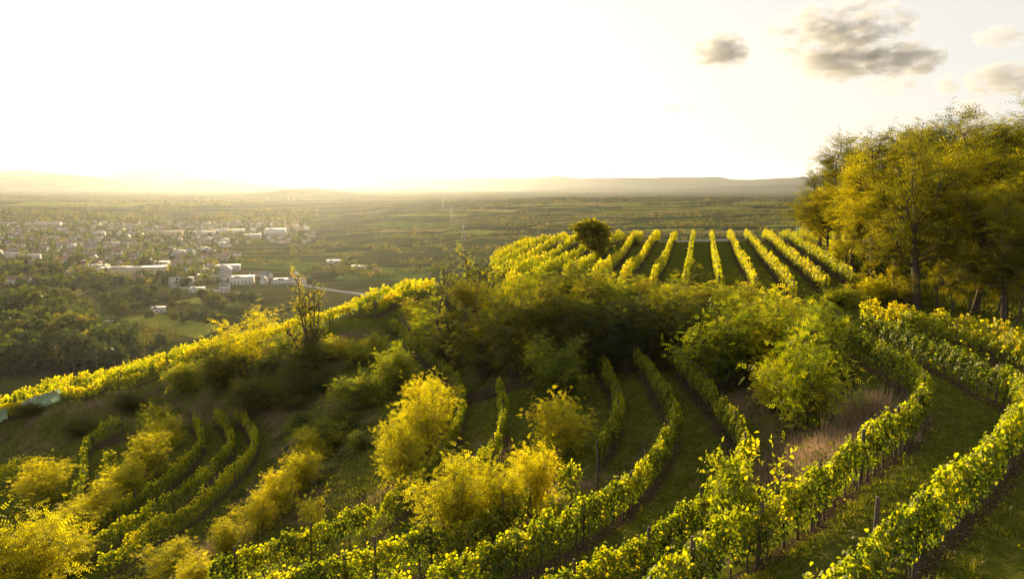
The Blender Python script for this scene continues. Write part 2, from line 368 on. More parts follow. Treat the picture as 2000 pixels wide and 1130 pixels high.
def H(x, y):
    fx = np.clip((np.asarray(x, float) - GX[0]) / 0.45, 0, len(GX) - 1.001); fy = np.clip((np.asarray(y, float) - GY[0]) / 0.5, 0, len(GY) - 1.001)
    i = fx.astype(int); j = fy.astype(int); u = fx - i; v = fy - j
    return (HZ[j, i] * (1 - u) * (1 - v) + HZ[j, i + 1] * u * (1 - v) + HZ[j + 1, i] * (1 - u) * v + HZ[j + 1, i + 1] * u * v)

def ground(px, py, lo=8, hi=212):           # first meeting of a line of sight with the hillside
    a, y, z = ray(px, py); t = np.arange(lo, hi, 0.2)
    d = z * t - H(a * t, y * t); k = np.argmax(d < 0)
    if d[k] >= 0: k = len(t) - 1
    return float(a * t[k]), float(y * t[k]), float(H(a * t[k], y * t[k]))

def resample(r, sp, jit=0.0):
    P = r[:, :2]
    # smooth the polyline (Catmull-Rom like) then walk it
    if len(P) > 3:
        Q = []
        for i in range(len(P) - 1):
            p0 = P[max(i - 1, 0)]; p1 = P[i]; p2 = P[i + 1]; p3 = P[min(i + 2, len(P) - 1)]
            for t in np.linspace(0, 1, 8, endpoint=False):
                Q.append(0.5 * ((2 * p1) + (-p0 + p2) * t + (2 * p0 - 5 * p1 + 4 * p2 - p3) * t * t + (-p0 + 3 * p1 - 3 * p2 + p3) * t ** 3))
        Q.append(P[-1]); P = np.array(Q)
        for _ in range(2): P[1:-1] = (P[:-2] + 2 * P[1:-1] + P[2:]) / 4
    s = np.concatenate([[0], np.cumsum(np.linalg.norm(np.diff(P, axis=0), axis=1))])
    k = np.arange(sp / 2, s[-1], sp)
    if jit: k = k + rng.uniform(-jit, jit, len(k))
    x = np.interp(k, s, P[:, 0]); y = np.interp(k, s, P[:, 1])
    dx = np.interp(k + 0.3, s, P[:, 0]) - np.interp(k - 0.3, s, P[:, 0]); dy = np.interp(k + 0.3, s, P[:, 1]) - np.interp(k - 0.3, s, P[:, 1])
    return np.stack([x, y], 1), np.arctan2(dy, dx)

# soil under the rows and on the path, bank where it is steep
kd_pts = []
for r in list(ROWS.values()):
    p, _ = resample(r, 0.6); kd_pts += [tuple(a) for a in p]
for r in UP.values():
    p, _ = resample(np.c_[r, np.zeros(len(r))], 0.8); kd_pts += [tuple(a) for a in p]
kd = KDTree(len(kd_pts))
for i, p in enumerate(kd_pts): kd.insert((p[0], p[1], 0), i)
kd.balance()
path_pts = [ground(*a)[:2] for a in [(905, 778), (950, 768), (1000, 756), (1040, 748)]] + [ground(*a)[:2] for a in [(205, 868), (235, 858), (270, 848)]]
gxs, gys = gx.ravel(), gy.ravel()
dist = np.array([kd.find((x, y, 0))[2] if (-75 < x < 66 and 10 < y < 150) else 9.0 for x, y in zip(gxs, gys)])
soil = np.clip(1.0 - dist / 0.85, 0, 1)
for i in range(len(path_pts) - 1):
    if i == 3: continue
    a, b = np.array(path_pts[i]), np.array(path_pts[i + 1]); ab = b - a
    t = np.clip(((gxs - a[0]) * ab[0] + (gys - a[1]) * ab[1]) / (ab @ ab), 0, 1)
    dd = np.hypot(gxs - a[0] - t * ab[0], gys - a[1] - t * ab[1]); soil = np.maximum(soil, np.clip(1.6 - dd / 1.2, 0, 0.9))
gzx, gzy = np.gradient(HZ, 0.5, 0.45)[1], np.gradient(HZ, 0.5, 0.45)[0]
bankm = sstep(0.2, 0.4, np.hypot(gzx, gzy).ravel()) * (1 - np.clip(soil * 2, 0, 1)) * (dist > 1.6)
mb = MB()
ny, nx = gx.shape; i = np.arange(ny - 1)[:, None] * nx; j = np.arange(nx - 1)[None]
Vz = np.stack([gx, gy, HZ], -1)
mb.add(Vz, np.stack([i + j, i + j + 1, i + nx + j + 1, i + nx + j], -1).reshape(-1, 4))
me = mb.mesh('hillside', M['ground'], True)
for nm, arr in (('soil', soil), ('bank', bankm)):
    a = me.attributes.new(nm, 'FLOAT', 'POINT'); a.data.foreach_set('value', arr.astype(np.float32))
tag(link('hillside', me), kind='structure')

# ------------------------------------------------------------------ far terrain
def Hfar(x, Y):
    u = x / np.maximum(Y, 60)
    left = -110 + 28 * sstep(2150, 3200, Y) + 32 * sstep(3200, 8000, Y)
    rt = np.interp(Y, [100, 180, 400, 700, 1000, 1500, 2000, 2500, 2750, 3300, 9000], [-50, -62, -84, -84, -76, -60.5, -47, -37, -38, -62, -50])
    k = sstep(-0.32, 0.08, u + 0.02 * wav(x, Y, 1500, 2))
    z = left * (1 - k) + rt * k
    near = sstep(400, 150, Y); z = z * (1 - near) + np.minimum(z, -58) * near
    z = np.where(Y < 420, z + (1 - k) * 46 * sstep(400, 160, Y), z)
    z = np.where(Y < 240, z - 14 * sstep(240, 190, Y), z)
    z = z + 2.0 * wav(x, Y, 620, 3, 3) * sstep(900, 1600, Y)
    st = 4.5; ph = z / st; fr = ph - np.floor(ph); stepd = (np.floor(ph) + sstep(0.55, 1.0, fr)) * st
    kt = k * sstep(800, 1100, Y) * sstep(3300, 2700, Y)
    return z * (1 - kt) + stepd * kt
RL = {  # ridge crest (px, py) and distance
 1: (12500, 1500, [(-1500, 330), (-900, 338), (-400, 336), (-150, 342), (0, 336), (60, 333), (110, 337), (200, 345), (260, 336), (300, 328), (325, 325), (370, 334), (430, 333), (470, 341), (520, 338), (600, 345), (670, 350), (720, 353), (750, 348), (790, 342), (850, 347), (950, 347), (1040, 348), (1085, 344), (1130, 349), (1250, 348), (1400, 346), (1430, 352), (1480, 350), (1560, 346), (1700, 340), (2000, 335), (2400, 342), (3500, 335)]),
 0: (18000, 2500, [(-1500, 335), (-300, 328), (0, 324), (40, 326), (80, 334), (130, 336), (160, 333), (240, 334), (300, 342), (420, 348), (560, 344), (700, 349), (800, 354), (1200, 355), (1400, 350), (1600, 356), (3500, 345)]),
 2: (9800, 1000, [(-1500, 350), (-300, 350), (0, 346), (80, 342), (180, 346), (280, 356), (330, 358), (400, 350), (450, 355), (560, 366), (700, 368), (900, 372), (1000, 374), (1100, 368), (1200, 366), (1300, 370), (1400, 364), (1550, 360), (2000, 352), (3500, 345)]),
 3: (5600, 500, [(-1500, 380), (300, 384), (480, 378), (560, 370), (620, 368), (690, 376), (760, 381), (850, 380), (900, 383), (945, 393), (1100, 400), (3500, 400)]),
}
def ridges(x, Y):
    u = x / np.maximum(Y, 60); px = 1000 + F * u; z = np.full(np.shape(x), -1e4)
    for k, (D, wd, prof) in RL.items():
        pr = np.array(prof); Dk = D + wd * 0.35 * wav(px, px * 0, 520, 2, k * 3)
        ytop = np.interp(px, pr[:, 0], pr[:, 1]) + 0.8 * wav(px, px * 0, 60, 3, 11 + k)
        top = (365 - ytop) / F * D
        base = -70.0
        sh = sstep(1.0, 0.0, np.abs(Y - Dk) / (wd * 1.6))
        z = np.maximum(z, base + (top - base) * sh * (1 + 0.10 * wav(x, Y, wd * 0.9, 3, k) * (1 - sh)))
    return z
us = np.concatenate([np.linspace(-2.2, -0.78, 40)[:-1], np.linspace(-0.78, 0.78, 360), np.linspace(0.78, 2.2, 40)[1:]])
Ys = np.concatenate([np.arange(120, 420, 14), np.geomspace(420, 1000, 60)[:-1], np.arange(1000, 2800, 12), np.geomspace(2800, 8200, 90)])
def grid_mesh(name, us, Ys, fn, mat):
    U, Y = np.meshgrid(us, Ys); X = U * Y; Z = fn(X, Y)
    mb = MB(); ny, nx = U.shape; i = np.arange(ny - 1)[:, None] * nx; j = np.arange(nx - 1)[None]
    mb.add(np.stack([X, Y, Z], -1), np.stack([i + j, i + j + 1, i + nx + j + 1, i + nx + j], -1).reshape(-1, 4))
    return tag(link(name, mb.mesh(name, mat, True)), kind='structure')
grid_mesh('valley_ground', us, Ys, Hfar, M['fields'])
ush = np.concatenate([np.linspace(-2.2, -0.78, 60)[:-1], np.linspace(-0.78, 0.78, 360), np.linspace(0.78, 2.2, 60)[1:]])
grid_mesh('distant_hills', ush, np.concatenate([np.linspace(4800, 7000, 50)[:-1], np.linspace(7000, 15500, 110)[:-1], np.linspace(15500, 24000, 40)]), lambda x, y: np.maximum(ridges(x, y), -75), M['hills'])

def valley(px, py):                           # where a line of sight meets the valley ground
    a, y, z = ray(px, py); t = np.arange(300, 4200, 4.0)
    d = z * t - Hfar(a * t, y * t); k = np.argmax(d < 0)
    if d[k] >= 0: k = len(t) - 1
    X, Y = float(a * t[k]), float(y * t[k]); return X, Y, float(Hfar(np.array(X), np.array(Y)))

# ------------------------------------------------------------------ grapevines
VL = np.array([(0, 0, 0), (0.52, 0.18, 0.10), (0.40, 0.72, 0.12), (0, 1.0, -0.12), (-0.40, 0.72, 0.12), (-0.52, 0.18, 0.10)])
VF = [(0, 1, 2, 3), (0, 3, 4, 5)]
QL = np.array([(0, 0, 0), (0.5, 0.5, 0.08), (0, 1.0, -0.1), (-0.5, 0.5, 0.08)]); QF = [(0, 1, 2, 3)]

def vine_leaves(r, L, n, size, h=VH, ys=None):
    """leaf positions of a hedge-like vine of length L along x"""
    x = r.uniform(-L / 2, L / 2, n)
    top = h + 0.13 * np.sin(x * 4.1 + r.uniform(0, 6)) + 0.1 * np.sin(x * 9 + r.uniform(0, 6))
    u = r.uniform(0, 1, n) ** 0.8
    z = 1.02 + (top - 1.02) * u
    low = r.uniform(0, 1, n) < 0.06; z[low] = r.uniform(0.6, 0.95, low.sum())
    wdt = (0.08 + 0.14 * np.sin(np.clip((z - 0.5) / (h - 0.35), 0, 1) * math.pi)) * (1 + 0.5 * np.sin(x * 5.3 + z * 4 + r.uniform(0, 6)))
    s = np.sign(r.uniform(-1, 1, n)); y = s * wdt * np.sqrt(r.uniform(0.15, 1.25, n))
    sp = r.uniform(0, 1, n) < 0.07; z[sp] += r.uniform(0.05, 0.42, sp.sum()); y[sp] *= 0.6
    P = np.stack([x, y, z], 1)
    D = np.stack([r.normal(0, 0.6, n), s * 0.5 + r.normal(0, 0.4, n), r.normal(-0.7, 0.5, n)], 1)
    N = np.stack([r.normal(0, 0.5, n), s * 1.0 + r.normal(0, 0.4, n), r.uniform(0.1, 1.1, n)], 1)
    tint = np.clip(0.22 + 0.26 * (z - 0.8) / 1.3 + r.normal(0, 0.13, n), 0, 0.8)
    yel = r.uniform(0, 1, n) < 0.06; tint[yel] = r.uniform(0.8, 1.05, yel.sum())
    return P, D, N, size * r.uniform(0.65, 1.25, n), tint

vine_fol, vine_trk = [], []
for v in range(8):
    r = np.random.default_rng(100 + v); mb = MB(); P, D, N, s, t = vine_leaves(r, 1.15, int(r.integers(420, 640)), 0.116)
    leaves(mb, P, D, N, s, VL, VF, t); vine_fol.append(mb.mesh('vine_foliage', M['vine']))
    mb = MB(); lean = r.uniform(-0.12, 0.12); pts = [(0, 0, -0.1)]
    for q in range(1, 6): pts.append((lean * q / 5 + r.normal(0, 0.02), r.normal(0, 0.025), 0.19 * q - 0.02))
    tube(mb, pts, [0.05, 0.038, 0.034, 0.03, 0.034, 0.03], 6)
    for sgn in (-1, 1): tube(mb, [pts[-1], (lean + sgn * 0.22, 0, 0.98), (lean + sgn * 0.5, 0.02, 1.02)], [0.026, 0.018, 0.01], 5)
    for q in range(5):
        x0 = lean + r.uniform(-0.45, 0.45); tube(mb, [(x0, 0, 1.0), (x0 + r.normal(0, 0.08), r.normal(0, 0.06), 1.5), (x0 + r.normal(0, 0.12), r.normal(0, 0.1), 2.0)], [0.008, 0.006, 0.004], 4)
    vine_trk.append(mb.mesh('vine_trunk', M['bark']))
def post_mesh(h, r_):
    mb = MB(); tube(mb, [(0, 0, -0.3), (0, 0, 0.3), (0.01, 0, h - 0.02), (0.01, 0, h)], [r_ * 1.05, r_, r_ * 0.92, r_ * 0.8], 8); return mb.mesh('post', M['post'])
POSTS = [post_mesh(2.25, 0.07), post_mesh(2.45, 0.062), post_mesh(2.15, 0.075)]

def single_vine(x, y, rz, label, group, hs=1.0):
    o = empty('grapevine', (x, y, float(H(x, y))), rz + (math.pi if rng.uniform() < 0.5 else 0), (1.0, rng.uniform(0.75, 1.35), hs * rng.uniform(0.86, 1.10)))
    tag(o, label, 'grapevine', group)
    link('foliage', vine_fol[rng.integers(8)], o); link('trunk', vine_trk[rng.integers(8)], o); return o

def nth_word(n):
    return '%d%s' % (n, 'th' if 10 < n % 100 < 14 else {1: 'st', 2: 'nd', 3: 'rd'}.get(n % 10, 'th'))
def single_post(x, y, label, group, m=None, lean=None):
    o = link('vineyard_post', m or POSTS[int(rng.integers(3))], loc=(x, y, float(H(x, y))))
    o.rotation_euler = (rng.normal(0, 0.025), rng.normal(0, 0.025), rng.uniform(0, 6)); tag(o, label, 'post', group); return o

SINGLE = {  # rows whose vines are separate plants where they stand close: (what the row is, farthest distance)
 'A': ('the row bending round the grass lane at lower right', 60),
 'B': ('the row running out of the right edge', 38),
 'D': ('the row behind the tall sapling at the bottom', 58),
 'C': ('the curved row left of the middle grass lane', 60),
 'E': ('the short row end by the wires above the yellow locusts', 70),
 'E2': ('the lowest row in front of the yellow locusts', 60),
 'F': ('the short stub of a row beside the dirt path', 70),
 'G': ('the long row curving below the big yellow bush', 46),
}
LV_all = []
def row_object(name_key, pts, ang, label, group, lsize, per_m, sp, tint_off=0.0, hs=1.0):
    """a far row as one thing: foliage, trunks, posts"""
    base = empty('vine_row', (float(pts[0][0]), float(pts[0][1]), float(H(*pts[0])))); tag(base, label, 'vine row', group)
    o0 = np.array(base.location); r = np.random.default_rng(abs(hash(name_key)) % 9999 if False else sum(map(ord, name_key)) * 7)
    mb = MB(); tb = MB()
    for (x, y), a in zip(pts, ang):
        if r.uniform() < 0.07: continue
        n = int(per_m * sp * r.uniform(0.5, 1.25)); P, D, N, s, t = vine_leaves(r, sp * 1.2, n, lsize, VH * hs * r.uniform(0.78, 1.14))
        c, sn = math.cos(a), math.sin(a); Rm = np.array([[c, -sn, 0], [sn, c, 0], [0, 0, 1]]).T
        P = P @ Rm; P[:, 0] += x; P[:, 1] += y; P[:, 2] += H(P[:, 0], P[:, 1])
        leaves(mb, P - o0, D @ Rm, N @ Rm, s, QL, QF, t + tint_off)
        z = float(H(x, y)); tube(tb, np.array([(x, y, z - 0.05), (x + 0.04, y, z + 0.5), (x + 0.02, y + 0.03, z + 1.0)]) - o0, [0.04, 0.032, 0.03], 4, cap=False)
    link('foliage', mb.mesh('row_foliage', M['vine']), base)
    tr = link('trunks', tb.mesh('row_trunks', M['bark']), base); tr['kind'] = 'stuff'
    for (x, y) in pts[::6]:
        p = link('post', POSTS[int(r.integers(3))], base); p.location = (float(x) - o0[0], float(y) - o0[1], float(H(x, y)) - o0[2]); p.rotation_euler = (r.normal(0, 0.03), r.normal(0, 0.03), 0)
    return base

for k, (desc, far) in SINGLE.items():
    pts, ang = resample(ROWS[k], 1.0, 0.08)
    near = pts[:, 1] < far
    a_, y_, z_ = None, None, None
    hs = 1.08 if k == 'B' else 1.0
    order = [i for i in np.where(near)[0]]
    if pts[order[0]][1] > pts[order[-1]][1]: order = order[::-1]
    nth = 0
    for idx in order:
        x, y = pts[idx]
        px = 1000 + F * x / (y * math.cos(PITCH)); 
        if px < -60 or px > 2080: continue
        if rng.uniform() < 0.03: continue
        nth += 1
        single_vine(float(x), float(y), float(ang[idx]), '%s grapevine from the near end, ' % nth_word(nth) + desc[4:], 'grapevines of ' + desc, hs)
        if idx % 4 == 2: single_post(float(x + 0.45 * math.cos(ang[idx])), float(y + 0.45 * math.sin(ang[idx])), 'wooden post beside the %s vine, ' % nth_word(nth) + desc[4:], 'posts in ' + desc)
    if (~near).sum() > 3:
        f = np.where(~near)[0]; row_object(k, pts[f], ang[f], {'G': 'far part of the curved vine row ending at the path below the ridge', 'B': 'vine row curving back from right edge towards the locust thicket'}.get(k, 'far end of ' + desc), 'terraced vine rows', 0.19, 230, 1.0)
FAR = {
 'N': ('vine row lit yellow, second below the wood at right', 0.20, 210), 'M': ('uppermost vine row directly below the trunks of the wood', 0.20, 210),
 'J': ('right-hand row of the three nested vine rows at lower left', 0.19, 210), 'I': ('middle row of the three nested vine rows at lower left', 0.20, 200),
 'H': ('left-hand row of the three nested vine rows at lower left', 0.20, 200), 'K': ('single curved vine row left of the orange-yellow bushes', 0.21, 180),
 'L': ('short shaded vine row at the left edge below the bank', 0.22, 150),
 'R1': ('front vine row along the crest of the ridge on the left', 0.24, 130), 'R2': ('second vine row along the crest of the left ridge', 0.24, 120),
 'R3': ('third vine row along the crest of the left ridge', 0.25, 110), 'R4': ('rearmost vine row on the crest, against the valley', 0.25, 110)}
for k, (lab, ls, pm) in FAR.items():
    pts, ang = resample(ROWS[k], 1.0)
    if k[0] == 'R': row_object(k, pts, ang, lab, 'vine rows on the left ridge', ls, pm, 1.0, 0.22)
    else: row_object(k, pts, ang, lab, 'terraced vine rows', ls, pm, 1.0, 0.22 if k in 'NM' else 0.10)  # raised leaf tint puts sunlight into the colour of the dim lower rows
ordn = ['first', 'second', 'third', 'fourth', 'fifth', 'sixth', 'seventh', 'eighth', 'ninth', 'tenth', 'eleventh', 'twelfth', 'thirteenth', 'fourteenth', 'fifteenth', 'sixteenth', 'seventeenth', 'eighteenth']
for k, r_ in UP.items():
    pts, ang = resample(np.c_[r_, np.zeros(len(r_))], 1.0)
    row_object('U%d' % k, pts, ang, '%s straight vine row from the right in the upper vineyard' % ordn[7 - k], 'straight rows of the upper vineyard', 0.215, 125, 1.0, 0.20)

# lone vines
for (px, py, lab) in [(1110, 1000, 'lone grapevine on a stake between two rows'), (218, 925, 'small lone vine on the shaded terrace beside the orange bushes'), (1180, 735, 'small vine at the dark upper end of the short row')]:
    x, y, z = ground(px, py); single_vine(x, y, 0.3, lab, None, 1.15 if px == 1110 else 1.0)
    single_post(x + 0.1, y, 'stake carrying the ' + lab.replace('grapevine on a stake', 'grapevine').replace('small ', ''), None, POSTS[0])
for (px, py, lab) in [(735, 1150, 'bare pale wooden post rising from the vines at the bottom edge'), (712, 1040, 'dark post at the gap in the long curved row'), (1167, 965, 'leaning dark end post holding the trellis wires'), (1030, 1035, 'tall dark post in front of the yellow locusts'), (472, 1145, 'dark end post at the bottom left of the foreground vines'), (1700, 1150, 'thick end post at the bottom of the right-hand row')]:
    x, y, z = ground(px, py); single_post(x, y, lab, None, POSTS[1])
# trellis wires
def wires(key, label, rng_=None):
    pts, ang = resample(ROWS[key] if isinstance(key, str) else key, 1.5)
    mb = MB()
    for hgt in (0.95, 1.45, 1.9):
        tube(mb, [(x, y, float(H(x, y)) + hgt) for x, y in pts], [0.006] * len(pts), 4, cap=False)
    tag(link('trellis_wire', mb.mesh('trellis_wire', M['wire'])), label, 'wire', 'trellis wires')
wires('A', 'thin trellis wires strung through the bending lower right row')
wires('B', 'thin trellis wires strung through the row at the right edge')
a = np.array([ground(1167, 965), ground(1140, 985), ground(1110, 1000), ground(1060, 1025)])
wires(a, 'bare trellis wires from the leaning end post to the lone vine')

# bird netting on the left ridge
mb = MB(); nr, _ = resample(ROWS['R1'][:4], 0.5); nr = nr[nr[:, 1] < 200]
ang0 = np.array([0.35, -0.94]); q = []
for hh in np.linspace(0.35, 1.9, 7):
    off = 0.35 + 0.22 * (1.9 - hh)
    q.append([(x + ang0[0] * (off + 0.08 * math.sin(x * 3 + hh * 4)), y + ang0[1] * (off + 0.08 * math.sin(x * 3 + hh * 4)), float(H(x, y)) + hh - 0.35 + 0.1 * math.sin(x * 1.7)) for x, y in nr])
V = np.array(q); ny_, nx_ = V.shape[:2]; i = np.arange(ny_ - 1)[:, None] * nx_; j = np.arange(nx_ - 1)[None]
fc = np.stack([i + j, i + j + 1, i + nx_ + j + 1, i + nx_ + j], -1).reshape(-1, 4)
fc = fc[[f for f in range(len(fc)) if math.sin(V.reshape(-1, 3)[fc[f][0]][0] * 0.9) + 0.5 * math.sin(V.reshape(-1, 3)[fc[f][0]][0] * 2.3) > -0.6]]
mb.add(V, fc); tag(link('bird_net', mb.mesh('bird_net', M['net'])), 'pale green netting hung on the ridge vines at the left edge', 'net')

# ------------------------------------------------------------------ shrubs and trees
def comp_leaf(pairs, full=True):
    v, f = [], []
    for k in range(pairs + 1):
        y = 0.12 + 0.76 * k / pairs; zz = -0.28 * y * y
        for s in ((-1, 1) if k < pairs else (0,)):
            b = len(v)
            if s == 0: v += [(0, y, zz), (0.07, y + 0.1, zz), (0, y + 0.24, zz - 0.06), (-0.07, y + 0.1, zz)]
            else:
                L = 0.30 - 0.08 * abs(k / pairs - 0.4)
                v += [(0, y, zz), (s * L * 0.45, y - 0.03, zz + 0.02), (s * L, y + 0.07, zz - 0.04), (s * L * 0.45, y + 0.12, zz + 0.01)]
            f.append((b, b + 1, b + 2, b + 3))
    return np.array(v, float), f
CL, CF = comp_leaf(3); CL3, CF3 = comp_leaf(2)

def curve(p, d, L, r, k=5, up=0.0, wob=0.12):
    pts = [np.array(p, float)]; d = nrm(np.array(d, float))
    for _ in range(k):
        d = nrm(d + r.normal(0, wob, 3) + np.array([0, 0, up])); pts.append(pts[-1] + d * L / k)
    return np.array(pts), d

def gen_plant(seed, Hh, Rr, stems, branches, twigs, lpt, lsize, mat, kind='bush', tmpl=(CL, CF), density=1.0, tint0=0.45, flat=0.75, wood_r=0.05):
    r = np.random.default_rng(seed); wb = MB(); lb = MB(); P, D, N, TT = [], [], [], []
    if kind == 'tree':
        tr, d = curve((0, 0, -0.3), (r.normal(0, 0.08), r.normal(0, 0.08), 1), Hh * 0.62, r, 8, 0.05, 0.07)
        tube(wb, tr, np.linspace(wood_r * 1.25, wood_r * 0.45, len(tr)), 7)
        starts = []
        for k in range(stems):
            t = r.uniform(0.38, 1.0) if k else 1.0; idx = t * (len(tr) - 1); i0 = int(min(idx, len(tr) - 2)); p = tr[i0] + (tr[i0 + 1] - tr[i0]) * (idx - i0)
            a = k * 2.4 + r.normal(0, 0.3); el = r.uniform(0.25, 0.75) + (t - 0.38) * 0.9
            starts.append((p, np.array([math.cos(a) * math.cos(el), math.sin(a) * math.cos(el), math.sin(el)]), Rr * r.uniform(0.75, 1.1) * (1.1 - 0.25 * t), wood_r * 0.42))
    else:
        starts = []
        for k in range(stems):
            a = k * 2.4 + r.normal(0, 0.4); el = r.uniform(0.55, 1.45)
            e = np.array([math.cos(a) * Rr * math.cos(el) * 0.95, math.sin(a) * Rr * math.cos(el) * 0.95, Hh * 0.95 * math.sin(el)])
            starts.append((np.array([r.normal(0, 0.12) * Rr, r.normal(0, 0.12) * Rr, -0.1]), e, float(np.linalg.norm(e)) * r.uniform(0.72, 1.0), wood_r * 0.6))
    for p, d, L, rad in starts:
        st, _ = curve(p, d, L, r, 7, 0.06 if kind == 'tree' else 0.03, 0.13)
        tube(wb, st, np.linspace(rad, rad * 0.25, len(st)), 5)
        for b in range(branches):
            t = r.uniform(0.22, 1.0); idx = t * 7; i0 = int(min(idx, 6)); q = st[i0] + (st[i0 + 1] - st[i0]) * (idx - i0)
            dd = nrm(st[i0 + 1] - st[i0]); o = r.normal(0, 1, 3); o[2] = abs(o[2]) * 0.5 - 0.1; o = nrm(o - dd * (o @ dd) * 0.5)
            br, _ = curve(q, dd * 0.5 + o * 0.9, (0.42 if kind == 'tree' else 0.36) * L * r.uniform(0.6, 1.15) * (1.15 - 0.5 * t), r, 5, 0.02, 0.16)
            tube(wb, br, np.linspace(rad * 0.35, rad * 0.08, len(br)), 4, cap=False); bt = r.normal(0, 0.11)
            for tw in range(twigs):
                t2 = r.uniform(0.2, 1.0); idx = t2 * 5; i1 = int(min(idx, 4)); q2 = br[i1] + (br[i1 + 1] - br[i1]) * (idx - i1)
                d2 = nrm(br[i1 + 1] - br[i1]); o = r.normal(0, 1, 3); o[2] *= 0.5; tl = lsize * r.uniform(1.4, 3.4)
                twd = nrm(d2 * 0.6 + nrm(o)); pts = q2 + twd * np.linspace(0.1, 1, lpt)[:, None] * tl
                if r.uniform() < density:
                    P.append(pts); TT.append(np.full(lpt, bt)); s = np.where(np.arange(lpt) % 2, 1, -1)[:, None]
                    side = nrm(np.cross(twd, [0, 0, 1.0]) + 1e-3)
                    D.append(twd * 0.5 + side * s * 0.9 + r.normal(0, 0.25, (lpt, 3))); N.append(np.tile([0, 0, 1.0], (lpt, 1)) * flat + r.normal(0, 0.45, (lpt, 3)))
                if tw % 2 == 0: tube(wb, [q2, pts[-1]], [rad * 0.09, rad * 0.03], 3, cap=False)
    P = np.concatenate(P); D = np.concatenate(D); N = np.concatenate(N); n = len(P)
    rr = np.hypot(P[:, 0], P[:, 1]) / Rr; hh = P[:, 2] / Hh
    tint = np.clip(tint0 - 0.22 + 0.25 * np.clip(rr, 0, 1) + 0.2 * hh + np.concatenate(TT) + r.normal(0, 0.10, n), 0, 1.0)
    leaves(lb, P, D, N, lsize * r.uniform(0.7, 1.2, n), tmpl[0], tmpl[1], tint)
    return wb.mesh('branches', M['bark']), lb.mesh('leaves', mat)

SHR = {}   # shrub prototypes: about 3 m tall, radius 1.6
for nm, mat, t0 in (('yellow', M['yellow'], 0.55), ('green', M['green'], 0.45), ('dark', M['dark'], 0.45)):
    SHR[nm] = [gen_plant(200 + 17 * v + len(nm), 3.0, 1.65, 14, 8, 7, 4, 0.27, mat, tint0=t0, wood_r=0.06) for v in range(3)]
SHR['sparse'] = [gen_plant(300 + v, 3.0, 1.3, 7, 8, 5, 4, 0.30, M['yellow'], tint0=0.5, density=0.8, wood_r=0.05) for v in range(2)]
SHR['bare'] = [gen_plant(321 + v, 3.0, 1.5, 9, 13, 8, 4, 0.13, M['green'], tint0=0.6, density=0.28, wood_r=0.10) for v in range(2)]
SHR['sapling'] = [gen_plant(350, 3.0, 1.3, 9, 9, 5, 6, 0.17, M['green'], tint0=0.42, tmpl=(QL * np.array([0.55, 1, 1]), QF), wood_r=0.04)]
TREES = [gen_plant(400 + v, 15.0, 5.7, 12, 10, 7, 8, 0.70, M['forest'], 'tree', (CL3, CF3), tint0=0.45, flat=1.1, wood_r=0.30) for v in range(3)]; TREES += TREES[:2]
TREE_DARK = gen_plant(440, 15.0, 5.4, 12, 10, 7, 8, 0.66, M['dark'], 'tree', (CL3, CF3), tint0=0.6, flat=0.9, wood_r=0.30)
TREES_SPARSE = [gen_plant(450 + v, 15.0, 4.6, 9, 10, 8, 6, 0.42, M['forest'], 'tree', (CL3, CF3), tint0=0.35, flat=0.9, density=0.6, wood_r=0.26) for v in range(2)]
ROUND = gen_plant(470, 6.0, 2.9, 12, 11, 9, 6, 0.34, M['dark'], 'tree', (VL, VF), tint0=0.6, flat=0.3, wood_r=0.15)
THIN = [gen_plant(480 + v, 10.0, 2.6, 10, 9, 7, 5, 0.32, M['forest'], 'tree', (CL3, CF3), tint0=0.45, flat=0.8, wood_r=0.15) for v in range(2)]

def plant(proto, name, cat, label, px, py, hpx, wpx, h0, r0, group=None, Y=None, wood='branches', rot=None, lift=0.0):
    x, y, z = ground(px, py) if Y is None else None or at_depth(px, py, Y)
    if Y is not None: z = float(H(x, y))
    s = y / F; sz = hpx * s / h0; sx = wpx * s / (2 * r0)
    o = empty(name, (x, y, z - 0.05 * sz), rng.uniform(0, 6.28) if rot is None else rot, (sx, sx, sz)); tag(o, label, cat, group)
    link('leaves', proto[1], o); link(wood, proto[0], o); return o

